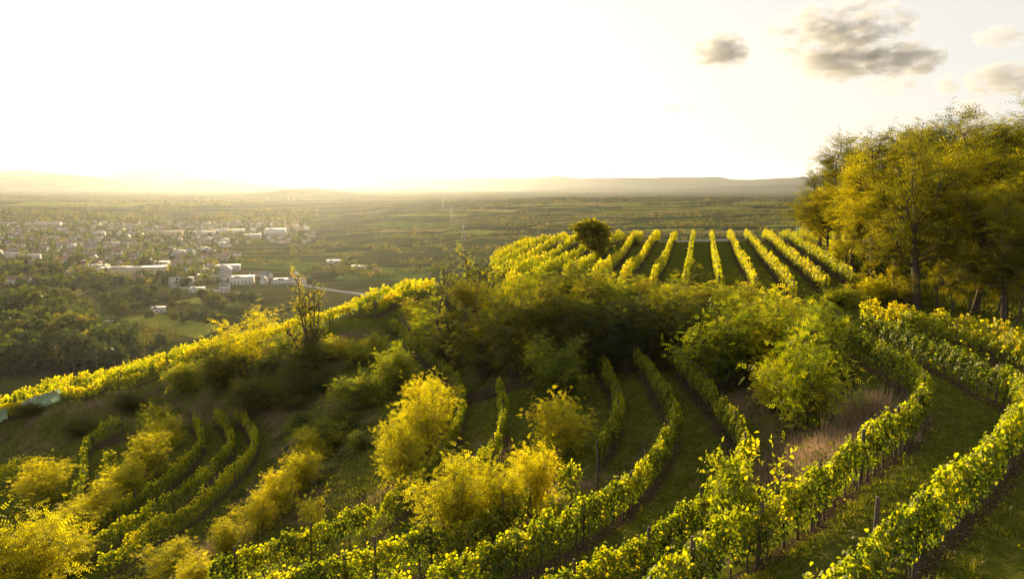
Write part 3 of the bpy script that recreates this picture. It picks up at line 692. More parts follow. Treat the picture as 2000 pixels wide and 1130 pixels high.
def shrub(kind, label, px, py, hpx, wpx, name='locust_shrub', group=None):
    pr = SHR[kind][int(rng.integers(len(SHR[kind])))]
    return plant(pr, name, 'shrub', label, px, py, hpx, wpx, 2.9, 1.75, group)
G1 = 'yellow locust shrubs of the lower left hedge'; G2 = 'yellow locust shrubs between lower and upper terraces'; G3 = 'locusts crowded on the bank in the middle'
for a in [
 ('yellow', 'big bright yellow locust filling the bottom left corner', 50, 1200, 250, 250), ('yellow', 'bright yellow bush cut by the left half of the bottom corner, rearmost', 110, 1130, 130, 150),
 ('yellow', 'yellow-green bush left of the curved single row, at left edge', 88, 985, 100, 120), ('yellow', 'lowest yellow bush of the lower left hedge', 150, 1060, 88, 108),
 ('yellow', 'second lowest yellow bush of the lower left hedge', 200, 1016, 90, 104), ('yellow', 'middle yellow bush of the lower left hedge', 248, 975, 92, 104), ('yellow', 'orange-yellow bush high in the lower left hedge', 298, 932, 100, 100),
 ('yellow', 'topmost orange-yellow bush of the lower left hedge', 326, 882, 82, 84), ('green', 'round green locust above the lower left hedge', 306, 858, 86, 82),
 ('yellow', 'low yellow bush at the bottom edge below the three nested rows', 335, 1135, 90, 130), ('yellow', 'yellow bush touching the bottom edge, right of the dark end post', 385, 1155, 90, 110),
 ('yellow', 'yellow bush between the nested rows and the brown bank, lowest', 450, 1085, 85, 95), ('yellow', 'yellow bush between nested rows and brown bank, second lowest', 505, 1045, 95, 95),
 ('yellow', 'yellow bush between nested rows and brown bank, halfway up', 550, 1005, 100, 95), ('yellow', 'yellow bush beside the right bend of the nested rows', 590, 958, 98, 95), ('yellow', 'topmost yellow bush beside the nested rows', 612, 905, 80, 95),
 ('green', 'pale green bush on the hazy slope left of centre', 640, 880, 85, 120), ('sparse', 'small sparse yellow sapling standing alone on the weedy slope', 613, 1050, 115, 85),
 ('yellow', 'tall yellow bush on the slope, left one beside the long curved row', 780, 950, 165, 125), ('yellow', 'large yellow bush against the bend of the long curved row', 832, 900, 175, 135), ('yellow', 'yellow bush partly behind the bend of the long row', 850, 830, 110, 90),
 ('green', 'light green bush below the start of the long curved row', 770, 760, 105, 110), ('yellow', 'leftmost big yellow locust behind the foreground vines', 885, 1075, 210, 180), ('yellow', 'middle yellow locust behind the foreground vines', 975, 1050, 190, 150),
 ('yellow', 'tallest yellow locust behind the foreground vines, on the right', 1040, 1010, 180, 115), ('yellow', 'round golden bush between the stub row and the short row', 1095, 890, 140, 135), ('green', 'olive green bush above the round golden bush', 1088, 785, 130, 145),
 ('green', 'golden bush leaning over the dark slope, lowest of the right thicket', 1575, 842, 225, 180), ('green', 'large green locust over the dry grass bank', 1590, 760, 180, 160), ('green', 'green locust at the left of the right thicket', 1425, 760, 190, 180),
 ('green', 'wide green locust in the centre of the right thicket', 1505, 740, 190, 180), ('green', 'green locust top of the right thicket below the vineyard', 1490, 650, 88, 150), ('green', 'green locust at the start of the right-hand terraces', 1605, 690, 115, 120), ('yellow', 'yellow-green bush in front of the right thicket', 1515, 800, 120, 130),
 ('dark', 'dark bush at the left foot of the middle thicket', 885, 720, 110, 120), ('dark', 'dark bush left in the middle thicket', 945, 735, 168, 156), ('dark', 'dark broad bush in the middle thicket above the dirt path', 1015, 735, 191, 179),
 ('dark', 'dark bush behind the olive green bush', 1085, 725, 191, 179), ('dark', 'dark bush above the end of the short row', 1160, 735, 191, 168), ('dark', 'dark bush above the end of the curved middle row', 1230, 728, 186, 168), ('dark', 'dark bush at the right of the middle thicket', 1305, 722, 186, 168), ('dark', 'dark bush where middle and right thickets meet', 1370, 720, 168, 156),
 ('green', 'lit bush top on the upper left of the middle thicket', 985, 650, 123, 145), ('green', 'lit bush on top of the middle thicket, left', 1050, 640, 123, 156), ('dark', 'dark green bush crown high in the middle thicket', 1120, 630, 123, 156),
 ('green', 'lit bush below the round tree', 1185, 630, 113, 156), ('green', 'golden green bush below the straight rows, left', 1255, 625, 86, 145), ('green', 'golden green bush below the straight rows, middle', 1320, 625, 86, 145), ('green', 'golden green bush below the straight rows, right', 1385, 630, 82, 145),
 ('green', 'bush at the head of the right thicket beside the straight rows', 1440, 620, 71, 123), ('yellow', 'low yellow bush under the wood edge', 1715, 592, 60, 95), ('green', 'small bush at the foot of the wood', 1765, 590, 45, 80), ('yellow', 'reddish yellow bush at the wood edge beside the last straight row', 1640, 525, 50, 70),
 ('dark', 'dark shrub on the shaded slope below the ridge path', 430, 770, 110, 115), ('dark', 'dark shrub at the foot of the shaded slope', 500, 810, 90, 120), ('green', 'pale shrub at the shoulder of the ridge path', 365, 765, 75, 90), ('dark', 'dark shrub in the hazy hollow', 570, 800, 95, 130), ('dark', 'dark shrub under the thin bare tree', 600, 735, 80, 110),
 ('green', 'shrub on the hazy hollow right side', 690, 800, 80, 110), ('dark', 'low shrub on the dark bank at left', 150, 850, 45, 75), ('dark', 'low shrub on top of the dark bank at left', 250, 800, 40, 80), ('dark', 'low shrub at the top of the dark bank near the path', 60, 812, 30, 70),
 ('green', 'shrub at the foot of the leaning bare tree', 840, 690, 90, 100), ('green', 'shrub left of the bare tree on the ridge', 820, 640, 60, 80), ('dark', 'shrub left of the crest vineyard', 1235, 480, 26, 60), ('yellow', 'yellowish shrub behind the round tree', 1225, 468, 24, 50), ('green', 'shrub on the wood edge above the terraces', 1640, 600, 45, 90)]:
    shrub(*a)
for k_, (px, py, hp, wp) in enumerate([(520, 750, 60, 80), (560, 700, 55, 80), (650, 700, 50, 80), (640, 770, 60, 90), (700, 710, 50, 70), (730, 790, 70, 80), (665, 840, 60, 90), (600, 850, 60, 90), (740, 690, 45, 60), (470, 700, 50, 70), (610, 660, 35, 60), (700, 880, 45, 70)]):
    shrub('green' if k_ % 3 else 'dark', 'leafy shrub on the hazy slope left of centre, %s' % ['left end', 'upper left', 'upper middle', 'centre', 'upper right', 'right by the yellow bush', 'lower right', 'lower left', 'topmost right', 'by the thin golden tree', 'topmost, under the ridge vines', 'lowest'][k_], px, py, hp, wp)
shrub('sapling', 'tall leafy green sapling in front of the dry grass bank', 1440, 1105, 320, 215, 'sapling')
for pr, lab, px, py, hp, wp, h0, r0 in [
 (THIN[0], 'airy golden tree rising from the left of the middle thicket', 905, 715, 205, 130, 9.6, 3.0), (THIN[1], 'airy tree in the middle thicket above the olive green bush', 1045, 700, 185, 130, 9.6, 3.0), (THIN[0], 'airy tree in the middle thicket below the round tree', 1145, 690, 175, 135, 9.6, 3.0), (THIN[1], 'airy tree in the middle thicket below the left straight rows', 1225, 670, 150, 120, 9.6, 3.0), (THIN[0], 'airy golden tree where the middle and right thickets join', 1375, 680, 145, 120, 9.6, 3.0), (THIN[1], 'airy tree over the right thicket', 1465, 720, 190, 140, 9.6, 3.0),
 (SHR['bare'][0], 'leaning nearly bare tree on the ridge left of the thicket', 885, 700, 225, 190, 2.9, 1.6), (SHR['bare'][1], 'half bare tree with thin yellow foliage right of the leaning one', 940, 660, 190, 150, 2.9, 1.6),
 (SHR['sparse'][0], 'thin golden tree in the sun glare above the ridge vines', 488, 735, 150, 125, 2.9, 1.5), (SHR['bare'][1], 'bare upright tree in the sun glare', 610, 700, 190, 110, 2.9, 1.6)]:
    plant(pr, 'tree', 'tree', lab, px, py, hp, wp, h0, r0, wood='trunk')
plant(ROUND, 'tree', 'tree', 'dense round green tree standing alone on the vineyard crest', 1165, 494, 88, 118, 6.3, 3.6, Y=108, wood='trunk')
plant(THIN[1], 'tree', 'tree', 'pale round tree beyond the crest left of the dense one', 1033, 494, 66, 62, 9.5, 3.3, Y=158, wood='trunk')

# the wood on the right: (px of trunk, distance, height m, width factor)
WOOD = [(1640, 98, 16.0, 0.95, 0, 'dark leafy tree at the left end of the wood'), (1600, 106, 13.5, 0.85, 1, 'outermost tree of the wood, hanging over the vineyard'), (1690, 92, 15.8, 0.9, 2, 'tree behind the left end of the wood'), (1655, 84, 8.5, 0.6, 3, 'small tree at the wood edge beside the vineyard'),
 (1618, 97, 10.5, 0.85, 2, 'low dense tree overhanging the last straight rows'), (1668, 86, 11.0, 0.9, 4, 'low dense tree at the left corner of the wood'), (1710, 78, 14.5, 1.0, 4, 'golden tree, second of the wood front'), (1755, 70, 11.0, 0.85, 0, 'low spreading golden tree in the wood front'), (1800, 63, 14.0, 1.0, 1, 'golden tree with a thick dark trunk in the wood front'), (1845, 70, 13.5, 1.0, 2, 'golden tree in the middle of the wood'),
 (1915, 60, 13.0, 1.05, 3, 'broad tree with forked trunks right of the middle of the wood'), (1885, 72, 15.0, 1.0, 4, 'tall tree behind the forked one'), (1975, 56, 11.5, 0.9, 0, 'tree at the right edge of the picture with dark trunk'), (1945, 68, 15.0, 1.0, 1, 'tall dense tree near the right edge'),
 (2030, 60, 14.5, 1.05, 2, 'tree cut off by the right edge'), (2000, 78, 17.5, 1.0, 3, 'highest tree at the right edge of the wood'), (2080, 70, 16, 1.1, 4, 'tree beyond the right edge'), (1740, 90, 15.8, 1.0, 1, 'tree in the second rank of the wood, left'),
 (1790, 84, 15.2, 1.0, 3, 'tree in the second rank of the wood, middle'), (1850, 88, 16.5, 1.0, 0, 'tree in the second rank of the wood, right'), (1920, 86, 17.5, 1.0, 2, 'tree in the rear of the wood near the right edge'), (1980, 95, 19.0, 1.0, 4, 'rearmost tree of the wood at the right'), (1765, 104, 16.5, 1.0, 2, 'rearmost tree of the wood at the left'), (2060, 90, 19, 1.1, 1, 'tall tree past the right edge')]
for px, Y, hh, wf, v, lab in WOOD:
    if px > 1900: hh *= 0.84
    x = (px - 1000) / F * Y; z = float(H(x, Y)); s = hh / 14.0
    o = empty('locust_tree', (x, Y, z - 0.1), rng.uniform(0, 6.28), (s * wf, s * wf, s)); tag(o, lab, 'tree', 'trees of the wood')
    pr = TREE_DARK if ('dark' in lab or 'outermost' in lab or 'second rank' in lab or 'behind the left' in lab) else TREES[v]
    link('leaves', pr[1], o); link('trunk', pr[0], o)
for px, Y, hh, v, lab in [(1795, 76, 18.0, 0, 'airy tree crown standing above the middle of the wood'), (1925, 80, 19.5, 1, 'airy tree crown standing above the right of the wood'), (1655, 102, 17.6, 1, 'airy crown above the left end of the wood')]:
    if px > 1900: hh *= 0.84
    x = (px - 1000) / F * Y; z = float(H(x, Y)); s = hh / 14.0
    o = empty('locust_tree', (x, Y, z - 0.1), rng.uniform(0, 6.28), (s * 0.85, s * 0.85, s)); tag(o, lab, 'tree', 'trees of the wood')
    link('leaves', TREES_SPARSE[v][1], o); link('trunk', TREES_SPARSE[v][0], o)
UND = 'slender young trees under the wood'
for kk, (px, py, hp, i) in enumerate([(1742, 600, 100, 0), (1765, 606, 85, 1), (1830, 600, 110, 0), (1860, 612, 95, 1), (1890, 612, 120, 0), (1945, 618, 110, 1), (1965, 622, 120, 0), (1985, 632, 130, 1), (1690, 575, 80, 0), (1995, 610, 140, 0)]):
    plant(THIN[i], 'young_tree', 'tree', 'slender young tree under the edge of the wood, trunk about %s' % ['below its left third', 'by leftmost thick trunk', 'near its middle, thinnest', 'near its middle, shorter', 'right of the middle', 'left of the forked trunk', 'beside the forked trunk', 'right of forked trunk', 'at its far left end', 'at the right picture edge'][kk], px, py, hp, hp * 0.62, 9.8, 3.2, UND, wood='trunk')

# ------------------------------------------------------------------ grass, weeds, dry grass (stuff)
def visible_pts(n, x0, x1, y0, y1, pw=1.0):
    y = y0 + (y1 - y0) * rng.uniform(0, 1, n) ** pw; u = rng.uniform(-0.76, 0.76, n); x = u * y
    k = (x > x0) & (x < x1); return x[k], y[k]
BL = np.array([(-0.05, 0, 0), (0.05, 0, 0), (0.02, 1.0, 0.25)]); BF = [(0, 1, 2)]
x, y = visible_pts(48000, -70, 60, 14, 95, 1.25)
dk = np.array([kd.find((a, b, 0))[2] for a, b in zip(x, y)]); k = (dk > 0.55) & (wav(x, y, 3.2, 3, 4) > rng.uniform(-0.55, 0.15, len(x))); x, y = x[k], y[k]
n = len(x); per = 5
xs = np.repeat(x, per) + rng.normal(0, 0.13, n * per); ys = np.repeat(y, per) + rng.normal(0, 0.13, n * per)
P = np.stack([xs, ys, H(xs, ys) - 0.02], 1); N_ = len(P)
D = np.stack([rng.normal(0, 0.45, N_), rng.normal(0, 0.45, N_), np.ones(N_)], 1); Nn = rng.normal(0, 1, (N_, 3))
mb = MB(); leaves(mb, P, D, Nn, (0.10 + 0.10 * rng.uniform(0, 1, N_) ** 2) * (1 + ys / 60), BL * np.array([1.6, 1, 1]), BF, np.clip(rng.normal(0.36, 0.2, N_), 0, 1))
tag(link('grass', mb.mesh('grass', M['grass'])), 'short green grass on the terraces between the vine rows', 'grass', kind='stuff')
# taller tufts in the near lanes and leaves fallen under the rows
x, y = visible_pts(16000, -30, 60, 14, 62, 1.1)
dk = np.array([kd.find((a, b, 0))[2] for a, b in zip(x, y)]); k = (wav(x, y, 4.5, 3, 9) > 0.12) & (dk > 0.3); x, y = x[k], y[k]
per = 11; n = len(x); xs = np.repeat(x, per) + rng.normal(0, 0.07, n * per); ys = np.repeat(y, per) + rng.normal(0, 0.07, n * per)
P = np.stack([xs, ys, H(xs, ys) - 0.02], 1); N_ = len(P)
mb = MB(); leaves(mb, P, np.stack([rng.normal(0, 0.5, N_), rng.normal(0, 0.5, N_), np.ones(N_)], 1), rng.normal(0, 1, (N_, 3)), np.repeat(rng.uniform(0.14, 0.34, n), per) * rng.uniform(0.6, 1.1, N_), BL, BF, np.clip(np.repeat(rng.normal(0.5, 0.22, n), per), 0, 1))
tag(link('grass_tufts', mb.mesh('grass_tufts', M['grass'])), 'taller tufts of grass in the lanes between the near vine rows', 'grass', kind='stuff')
kp = np.array(kd_pts); kp = kp[(kp[:, 1] < 60) & (kp[:, 1] > 14)]; sel = kp[rng.integers(len(kp), size=9000)]; fx = sel[:, 0] + rng.normal(0, 0.6, 9000); fy = sel[:, 1] + rng.normal(0, 0.6, 9000)
mb = MB(); leaves(mb, np.stack([fx, fy, H(fx, fy) + 0.03], 1), rng.normal(0, 1, (9000, 3)) * [1, 1, 0.25], rng.normal(0, 0.3, (9000, 3)) + [0, 0, 1], rng.uniform(0.05, 0.11, 9000), QL, QF, rng.uniform(-0.3, 0.6, 9000))
tag(link('fallen_leaves', mb.mesh('fallen_leaves', M['yellow'])), 'yellow leaves fallen on the soil under the vine rows', 'leaves', kind='stuff')
mb = MB(); n = 2600; sel = kp[rng.integers(len(kp), size=n)]; sx_ = sel[:, 0] + rng.normal(0, 0.5, n); sy_ = sel[:, 1] + rng.normal(0, 0.5, n); ss = rng.uniform(0.02, 0.07, n)
oc = np.array([(1, 0, 0), (0, 1, 0), (-1, 0, 0), (0, -1, 0), (0, 0, 0.8), (0, 0, -0.8)]); of = [(0, 1, 4), (1, 2, 4), (2, 3, 4), (3, 0, 4), (1, 0, 5), (2, 1, 5), (3, 2, 5), (0, 3, 5)]
leaves(mb, np.stack([sx_, sy_, H(sx_, sy_)], 1), rng.normal(0, 1, (n, 3)) * [1, 1, 0.3], np.tile([0, 0, 1.0], (n, 1)) + rng.normal(0, 0.3, (n, 3)), ss, oc, of, rng.uniform(0, 1, n))
tag(link('stones', mb.mesh('stones', M['post'])), 'small stones and clods on the bare soil strips', 'stones', kind='stuff')
# weeds over the steep slopes
wx, wy = visible_pts(9000, -80, 40, 30, 112, 1.0)
ix = ((wx - GX[0]) / 0.45).astype(int); iy = ((wy - GY[0]) / 0.5).astype(int)
bm = bankm.reshape(gx.shape)[iy, ix]; dk = np.array([kd.find((a, b, 0))[2] for a, b in zip(wx, wy)])
k = (bm > 0.25) & (dk > 1.5) & (rng.uniform(0, 1, len(wx)) < 0.75 + 0.25 * wav(wx, wy, 9, 2)); wx, wy = wx[k], wy[k]
per = 36; n = len(wx); hh = rng.uniform(0.25, 0.9, n)
o = rng.normal(0, 1, (n * per, 3)); o[:, 2] = np.abs(o[:, 2]); rad = np.repeat(hh * rng.uniform(0.6, 1.1, n), per)
P = np.stack([np.repeat(wx, per) + o[:, 0] * rad * 0.6, np.repeat(wy, per) + o[:, 1] * rad * 0.6, o[:, 2] * rad * 0.55], 1); P[:, 2] += H(P[:, 0], P[:, 1])
mb = MB(); leaves(mb, P, o + rng.normal(0, 0.5, o.shape), rng.normal(0, 0.5, o.shape) + [0, 0, 1], rng.uniform(0.09, 0.2, len(P)), QL * np.array([0.7, 1, 1]), QF, np.clip(np.repeat(rng.normal(0.4, 0.2, n), per) + rng.normal(0, 0.1, len(P)), 0, 1))
tag(link('weeds', mb.mesh('weeds', M['dark'])), 'low brambles and weeds covering the steep banks', 'weeds', kind='stuff')
# dry grass
def dry_patch(pxs, n, hgt, label, spread=1.2, tuft=14):
    cs = [ground(*p) for p in pxs]; c = np.array(cs)[rng.integers(len(cs), size=n)]
    x = c[:, 0] + rng.normal(0, spread, n); y = c[:, 1] + rng.normal(0, spread, n); h = hgt * rng.uniform(0.5, 1.2, n)
    xs = np.repeat(x, tuft) + rng.normal(0, 0.10, n * tuft); ys = np.repeat(y, tuft) + rng.normal(0, 0.10, n * tuft)
    P = np.stack([xs, ys, H(xs, ys) - 0.03], 1); N_ = len(P); D = np.stack([rng.normal(0, 0.3, N_), rng.normal(0, 0.3, N_), np.ones(N_)], 1)
    mb = MB(); leaves(mb, P, D, rng.normal(0, 1, (N_, 3)), np.repeat(h, tuft) * rng.uniform(0.6, 1.1, N_), BL * np.array([0.28, 1, 0.8]), BF, rng.uniform(0, 1, N_))
    tag(link('dry_grass', mb.mesh('dry_grass', M['straw'])), label, 'dry grass', kind='stuff')
dry_patch([(1560, 905), (1600, 890), (1640, 865), (1580, 870), (1530, 925), (1620, 900), (1660, 850), (1690, 830)], 1500, 0.8, 'pale dry grass on the bank behind the bending row')
dry_patch([(1690, 825), (1705, 818), (1675, 835)], 120, 1.7, 'tall pale grass plumes above the bending row', 0.5, 18)
dry_patch([(400, 1085), (425, 1075), (440, 1060), (470, 1050)], 300, 0.8, 'dry brown grass below the yellow bushes at the bottom left', 0.9)
dry_patch([(940, 905), (800, 945), (760, 965), (1120, 960), (1150, 945)], 260, 0.6, 'dry grass under the long curved row', 0.9)
dry_patch([(150, 790), (60, 830), (200, 780), (100, 815), (250, 775), (20, 850)], 500, 0.5, 'dry grass on the dark bank at left', 2.0)

# shelter and green panel at the far end of the vineyard
x, y, z0 = at_depth(1570, 450, 150)[0], 150.0, 0; z = float(H(x, y))
mb = MB(); box(mb, x - 1.6, x + 1.4, y - 0.05, y + 0.05, z + 1.3, z + 2.5); sg = tag(link('green_panel', mb.mesh('panel', M['panel_green'])), 'small pale green panel on posts at the far corner of the vineyard', 'panel')
mb = MB()
for dx in (-1.4, 1.2): tube(mb, [(x + dx, y + 0.1, z - 0.2), (x + dx, y + 0.1, z + 2.6)], [0.06, 0.06], 6)
link('leg', mb.mesh('panel_legs', M['post']), sg)
# grey track wall along the far edge of the vineyard
mb = MB(); wp = [(33.5, 149.4), (38, 149.3), (42, 149.25), (47, 149.2)]
for i in range(3):
    (x0, y0), (x1, y1) = wp[i], wp[i + 1]; z0, z1 = float(H(x0, y0)), float(H(x1, y1))
    mb.add([(x0, y0, z0 - 0.3), (x1, y1, z1 - 0.3), (x1, y1, z1 + 0.6), (x0, y0, z0 + 0.6), (x0, y0 + 0.4, z0 - 0.3), (x1, y1 + 0.4, z1 - 0.3), (x1, y1 + 0.4, z1 + 0.6), (x0, y0 + 0.4, z0 + 0.6)],
           [(0, 1, 2, 3), (5, 4, 7, 6), (3, 2, 6, 7), (0, 3, 7, 4), (1, 5, 6, 2)])
tag(link('low_wall', mb.mesh('low_wall', M['concrete'])), 'low grey wall behind the far ends of the straight rows', 'wall')

# ------------------------------------------------------------------ the valley: town, trees, road
def house_meshes(L, Wd, Hh, rise, wall, roof, kind, wins=True):
    mb = MB(); box(mb, -L / 2, L / 2, -Wd / 2, Wd / 2, -1, Hh)
    if kind == 'gable': mb.add([(-L / 2, -Wd / 2, Hh), (-L / 2, Wd / 2, Hh), (-L / 2, 0, Hh + rise), (L / 2, -Wd / 2, Hh), (L / 2, Wd / 2, Hh), (L / 2, 0, Hh + rise)], [(0, 1, 2), (3, 5, 4)])
    wm = mb.mesh('wall', wall); e = 0.5; rb = MB()
    if kind == 'gable':
        k = rise / (Wd / 2)
        for s in (-1, 1):
            a = [(-L / 2 - e, s * (Wd / 2 + e), Hh - e * k + 0.05), (L / 2 + e, s * (Wd / 2 + e), Hh - e * k + 0.05), (L / 2 + e, 0, Hh + rise + 0.05), (-L / 2 - e, 0, Hh + rise + 0.05)]
            b = [(p[0], p[1], p[2] + 0.25) for p in a]
            rb.add(a + b, [(0, 1, 2, 3), (4, 7, 6, 5), (0, 4, 5, 1), (1, 5, 6, 2), (0, 3, 7, 4)])
        box(rb, L * 0.2, L * 0.2 + 0.7, -0.5, 0.2, Hh + rise * 0.5, Hh + rise + 1.0)
    else:
        box(rb, -L / 2 - 0.3, L / 2 + 0.3, -Wd / 2 - 0.3, Wd / 2 + 0.3, Hh + 0.003, Hh + 0.6)
        box(rb, -L * 0.3, -L * 0.1, -Wd * 0.2, Wd * 0.1, Hh + 0.6, Hh + 1.8)
    rm = rb.mesh('roof', roof); wb = MB()
    fl = max(1, int(Hh / 3)); nn = max(2, int(L / 3.6))
    for f_ in range(fl):
        for i in range(nn):
            xx = -L / 2 + (i + 0.5) * L / nn
            for s in (-1, 1): box(wb, xx - 0.65, xx + 0.65, s * Wd / 2 - 0.06, s * Wd / 2 + 0.06, f_ * 3 + 0.9, f_ * 3 + 2.3)
    return wm, rm, wb.mesh('windows', M['glass'])
HV = [(house_meshes(12, 9, 5.5, 3.6, M['wall'], M['roof_tile'], 'gable'), 'white house with brown tiled gable roof among the trees of the town'),
      (house_meshes(10, 8, 4.0, 3.2, M['wally'], M['roof_tile'], 'gable'), 'small yellowish house with brown gable roof in the town'),
      (house_meshes(15, 9, 6.0, 3.2, M['wall'], M['roof_grey'], 'gable'), 'long white house with grey gable roof in the town'),
      (house_meshes(14, 12, 7.0, 0, M['wall'], M['roof_flat'], 'flat'), 'white flat-roofed block in the town'),
      (house_meshes(24, 11, 9.0, 0, M['wall'], M['roof_flat'], 'flat'), 'long white flat-roofed apartment block in the town')]
def building(ms, name, label, x, y, z, rz, s=(1, 1, 1), group=None, cat='building'):
    o = empty(name, (x, y, z), rz, s); tag(o, label, cat, group)
    link('wall', ms[0], o); link('roof', ms[1], o); w_ = link('windows', ms[2], o); w_['kind'] = 'stuff'; return o
placed = []
def free(x, y, d):
    for a, b, c in placed:
        if (a - x) ** 2 + (b - y) ** 2 < (max(c, d)) ** 2: return False
    placed.append((x, y, d)); return True
# named larger buildings (px, py of the base, width px, height px)
BIG = [(248, 542, 125, 17, 'wally', 'roof_flat', 'long pale yellow factory hall with white roof left of centre of the town', 30), (185, 535, 30, 15, 'wally', 'roof_flat', 'pale yellow block at the left end of the long factory hall', 24), (290, 528, 55, 14, 'wall', 'roof_grey', 'white hall behind the long factory hall', 26),
 (467, 558, 42, 15, 'wall', 'roof_flat', 'white box-shaped hall on the right side of the town', 20), (555, 556, 52, 8, 'wall', 'roof_grey', 'long low hall with shining roof beside the road', 18), (398, 497, 17, 13, 'wall', 'roof_flat', 'white cube-shaped house in the open on the town edge', 12), (348, 502, 20, 12, 'wall', 'roof_flat', 'white flat-roofed villa in the middle of the town', 12),
 (535, 463, 38, 15, 'wall', 'roof_flat', 'large white block in the sun glare at the far town edge', 24), (490, 466, 30, 8, 'wall', 'roof_flat', 'white block left of the large one in the glare', 20), (445, 458, 55, 9, 'wall', 'roof_flat', 'long white row of flats at the far town edge', 20), (395, 461, 40, 8, 'wall', 'roof_flat', 'white long block at the left of the far flats', 20),
 (320, 461, 60, 9, 'wally', 'roof_grey', 'greenish grey hall on the far side of the town', 20), (190, 463, 20, 9, 'wall', 'roof_flat', 'bright white hall in the left half of the town', 18), (80, 442, 60, 7, 'wall', 'roof_grey', 'long grey roofed hall at the far left', 22), (303, 612, 26, 8, 'wall', 'roof_grey', 'white farm building alone among the fields', 12),
 (30, 556, 42, 11, 'wall', 'roof_tile', 'long white house at the left edge near the wood', 12), (365, 548, 34, 9, 'wall', 'roof_grey', 'white low hall right of the factory', 16), (440, 530, 45, 10, 'wall', 'roof_flat', 'flat white hall in the right part of the town', 18), (395, 535, 30, 8, 'wall', 'roof_grey', 'low grey-roofed hall beside the flat white hall', 14),
 (380, 572, 26, 8, 'wall', 'roof_flat', 'small white hall on the near edge of the town', 12), (435, 568, 18, 9, 'wall', 'roof_grey', 'white gabled house on the near edge of the town', 11), (700, 527, 30, 6, 'wall', 'roof_grey', 'white farmhouse in the fields right of the glare', 10), (735, 533, 16, 6, 'wall', 'roof_tile', 'second white farmhouse in the fields right of the glare', 10), (650, 515, 26, 5, 'wall', 'roof_flat', 'bright roofed shed in the glare', 12)]
for px, py, wpx, hpx, wl, rf, lab, dp in BIG:
    x, y, z = valley(px, py); s = y / F; ms = house_meshes(wpx * s, dp, hpx * s, 3 if rf == 'roof_tile' or 'gabled' in lab else 0, M[wl], M[rf], 'gable' if rf == 'roof_tile' or 'gabled' in lab else 'flat')
    building(ms, 'hall' if 'hall' in lab else 'house', lab, x, y + dp / 2, z, -math.atan(x / y) * 0.5 + rng.normal(0, 0.06)); placed.append((x, y, wpx * s * 0.62))
def inside(px, py): return py > 435 and py < 585 and px < 640
nh = 0
rr = np.random.default_rng(77)
while nh < 262:
    px = rr.uniform(-40, 600); py = 436 + 130 * rr.uniform() ** 1.15
    if py > 500 + 0.13 * px + 20 or (px > 330 and 505 < py < 520) or (px > 470 and py > 470 and py < 540): continue
    if py > 560: continue
    x, y, z = valley(px, py)
    if not free(x, y, 12.5): continue
    v = int(rr.choice(5, p=[0.42, 0.25, 0.24, 0.07, 0.02])) if px < 330 else int(rr.choice(5, p=[0.35, 0.15, 0.30, 0.17, 0.03]))
    building(HV[v][0], 'house', HV[v][1], x, y, z, rr.uniform(-0.5, 0.5) + (math.pi / 2 if rr.uniform() < 0.4 else 0), (rr.uniform(0.7, 1.05),) * 2 + (rr.uniform(0.75, 1.0),), 'houses of the town in the valley', 'house'); nh += 1

hb = MB(); rb_ = MB()
for _ in range(420):
    px = rr.uniform(-40, 620); py = 434 + 105 * rr.uniform() ** 1.3
    if py > 500 + 0.13 * px or (px > 450 and py > 476): continue
    x, y, z = valley(px, py)
    if not free(x, y, 9): continue
    L = rr.uniform(7, 12); Wd = rr.uniform(6, 8); hh = rr.uniform(3.5, 5.5); c_, s_ = math.cos(rr.uniform(-0.8, 0.8)), 0; s_ = math.sqrt(1 - c_ * c_)
    def T(p): return [(x + a * c_ - b * s_, y + a * s_ + b * c_, z + c) for a, b, c in p]
    hb.add(T([(-L / 2, -Wd / 2, -1), (L / 2, -Wd / 2, -1), (L / 2, Wd / 2, -1), (-L / 2, Wd / 2, -1), (-L / 2, -Wd / 2, hh), (L / 2, -Wd / 2, hh), (L / 2, Wd / 2, hh), (-L / 2, Wd / 2, hh)]), [(0, 1, 5, 4), (1, 2, 6, 5), (2, 3, 7, 6), (3, 0, 4, 7)])
    hb.add(T([(-L / 2, -Wd / 2, hh), (-L / 2, Wd / 2, hh), (-L / 2, 0, hh + 2.6), (L / 2, -Wd / 2, hh), (L / 2, Wd / 2, hh), (L / 2, 0, hh + 2.6)]), [(0, 2, 1), (3, 4, 5)])
    for q_ in (-1, 1): hb.add(T([(-L / 2 - 0.4, q_ * (Wd / 2 + 0.4), hh - 0.2), (L / 2 + 0.4, q_ * (Wd / 2 + 0.4), hh - 0.2), (L / 2 + 0.4, 0, hh + 2.7), (-L / 2 - 0.4, 0, hh + 2.7)]), [(0, 1, 2, 3)], mi=1)
tag(link('small_houses', hb.mesh('small_houses', [M['wall'], M['roof_tile']])), 'many tiny houses between the trees of the town', 'houses', kind='stuff')

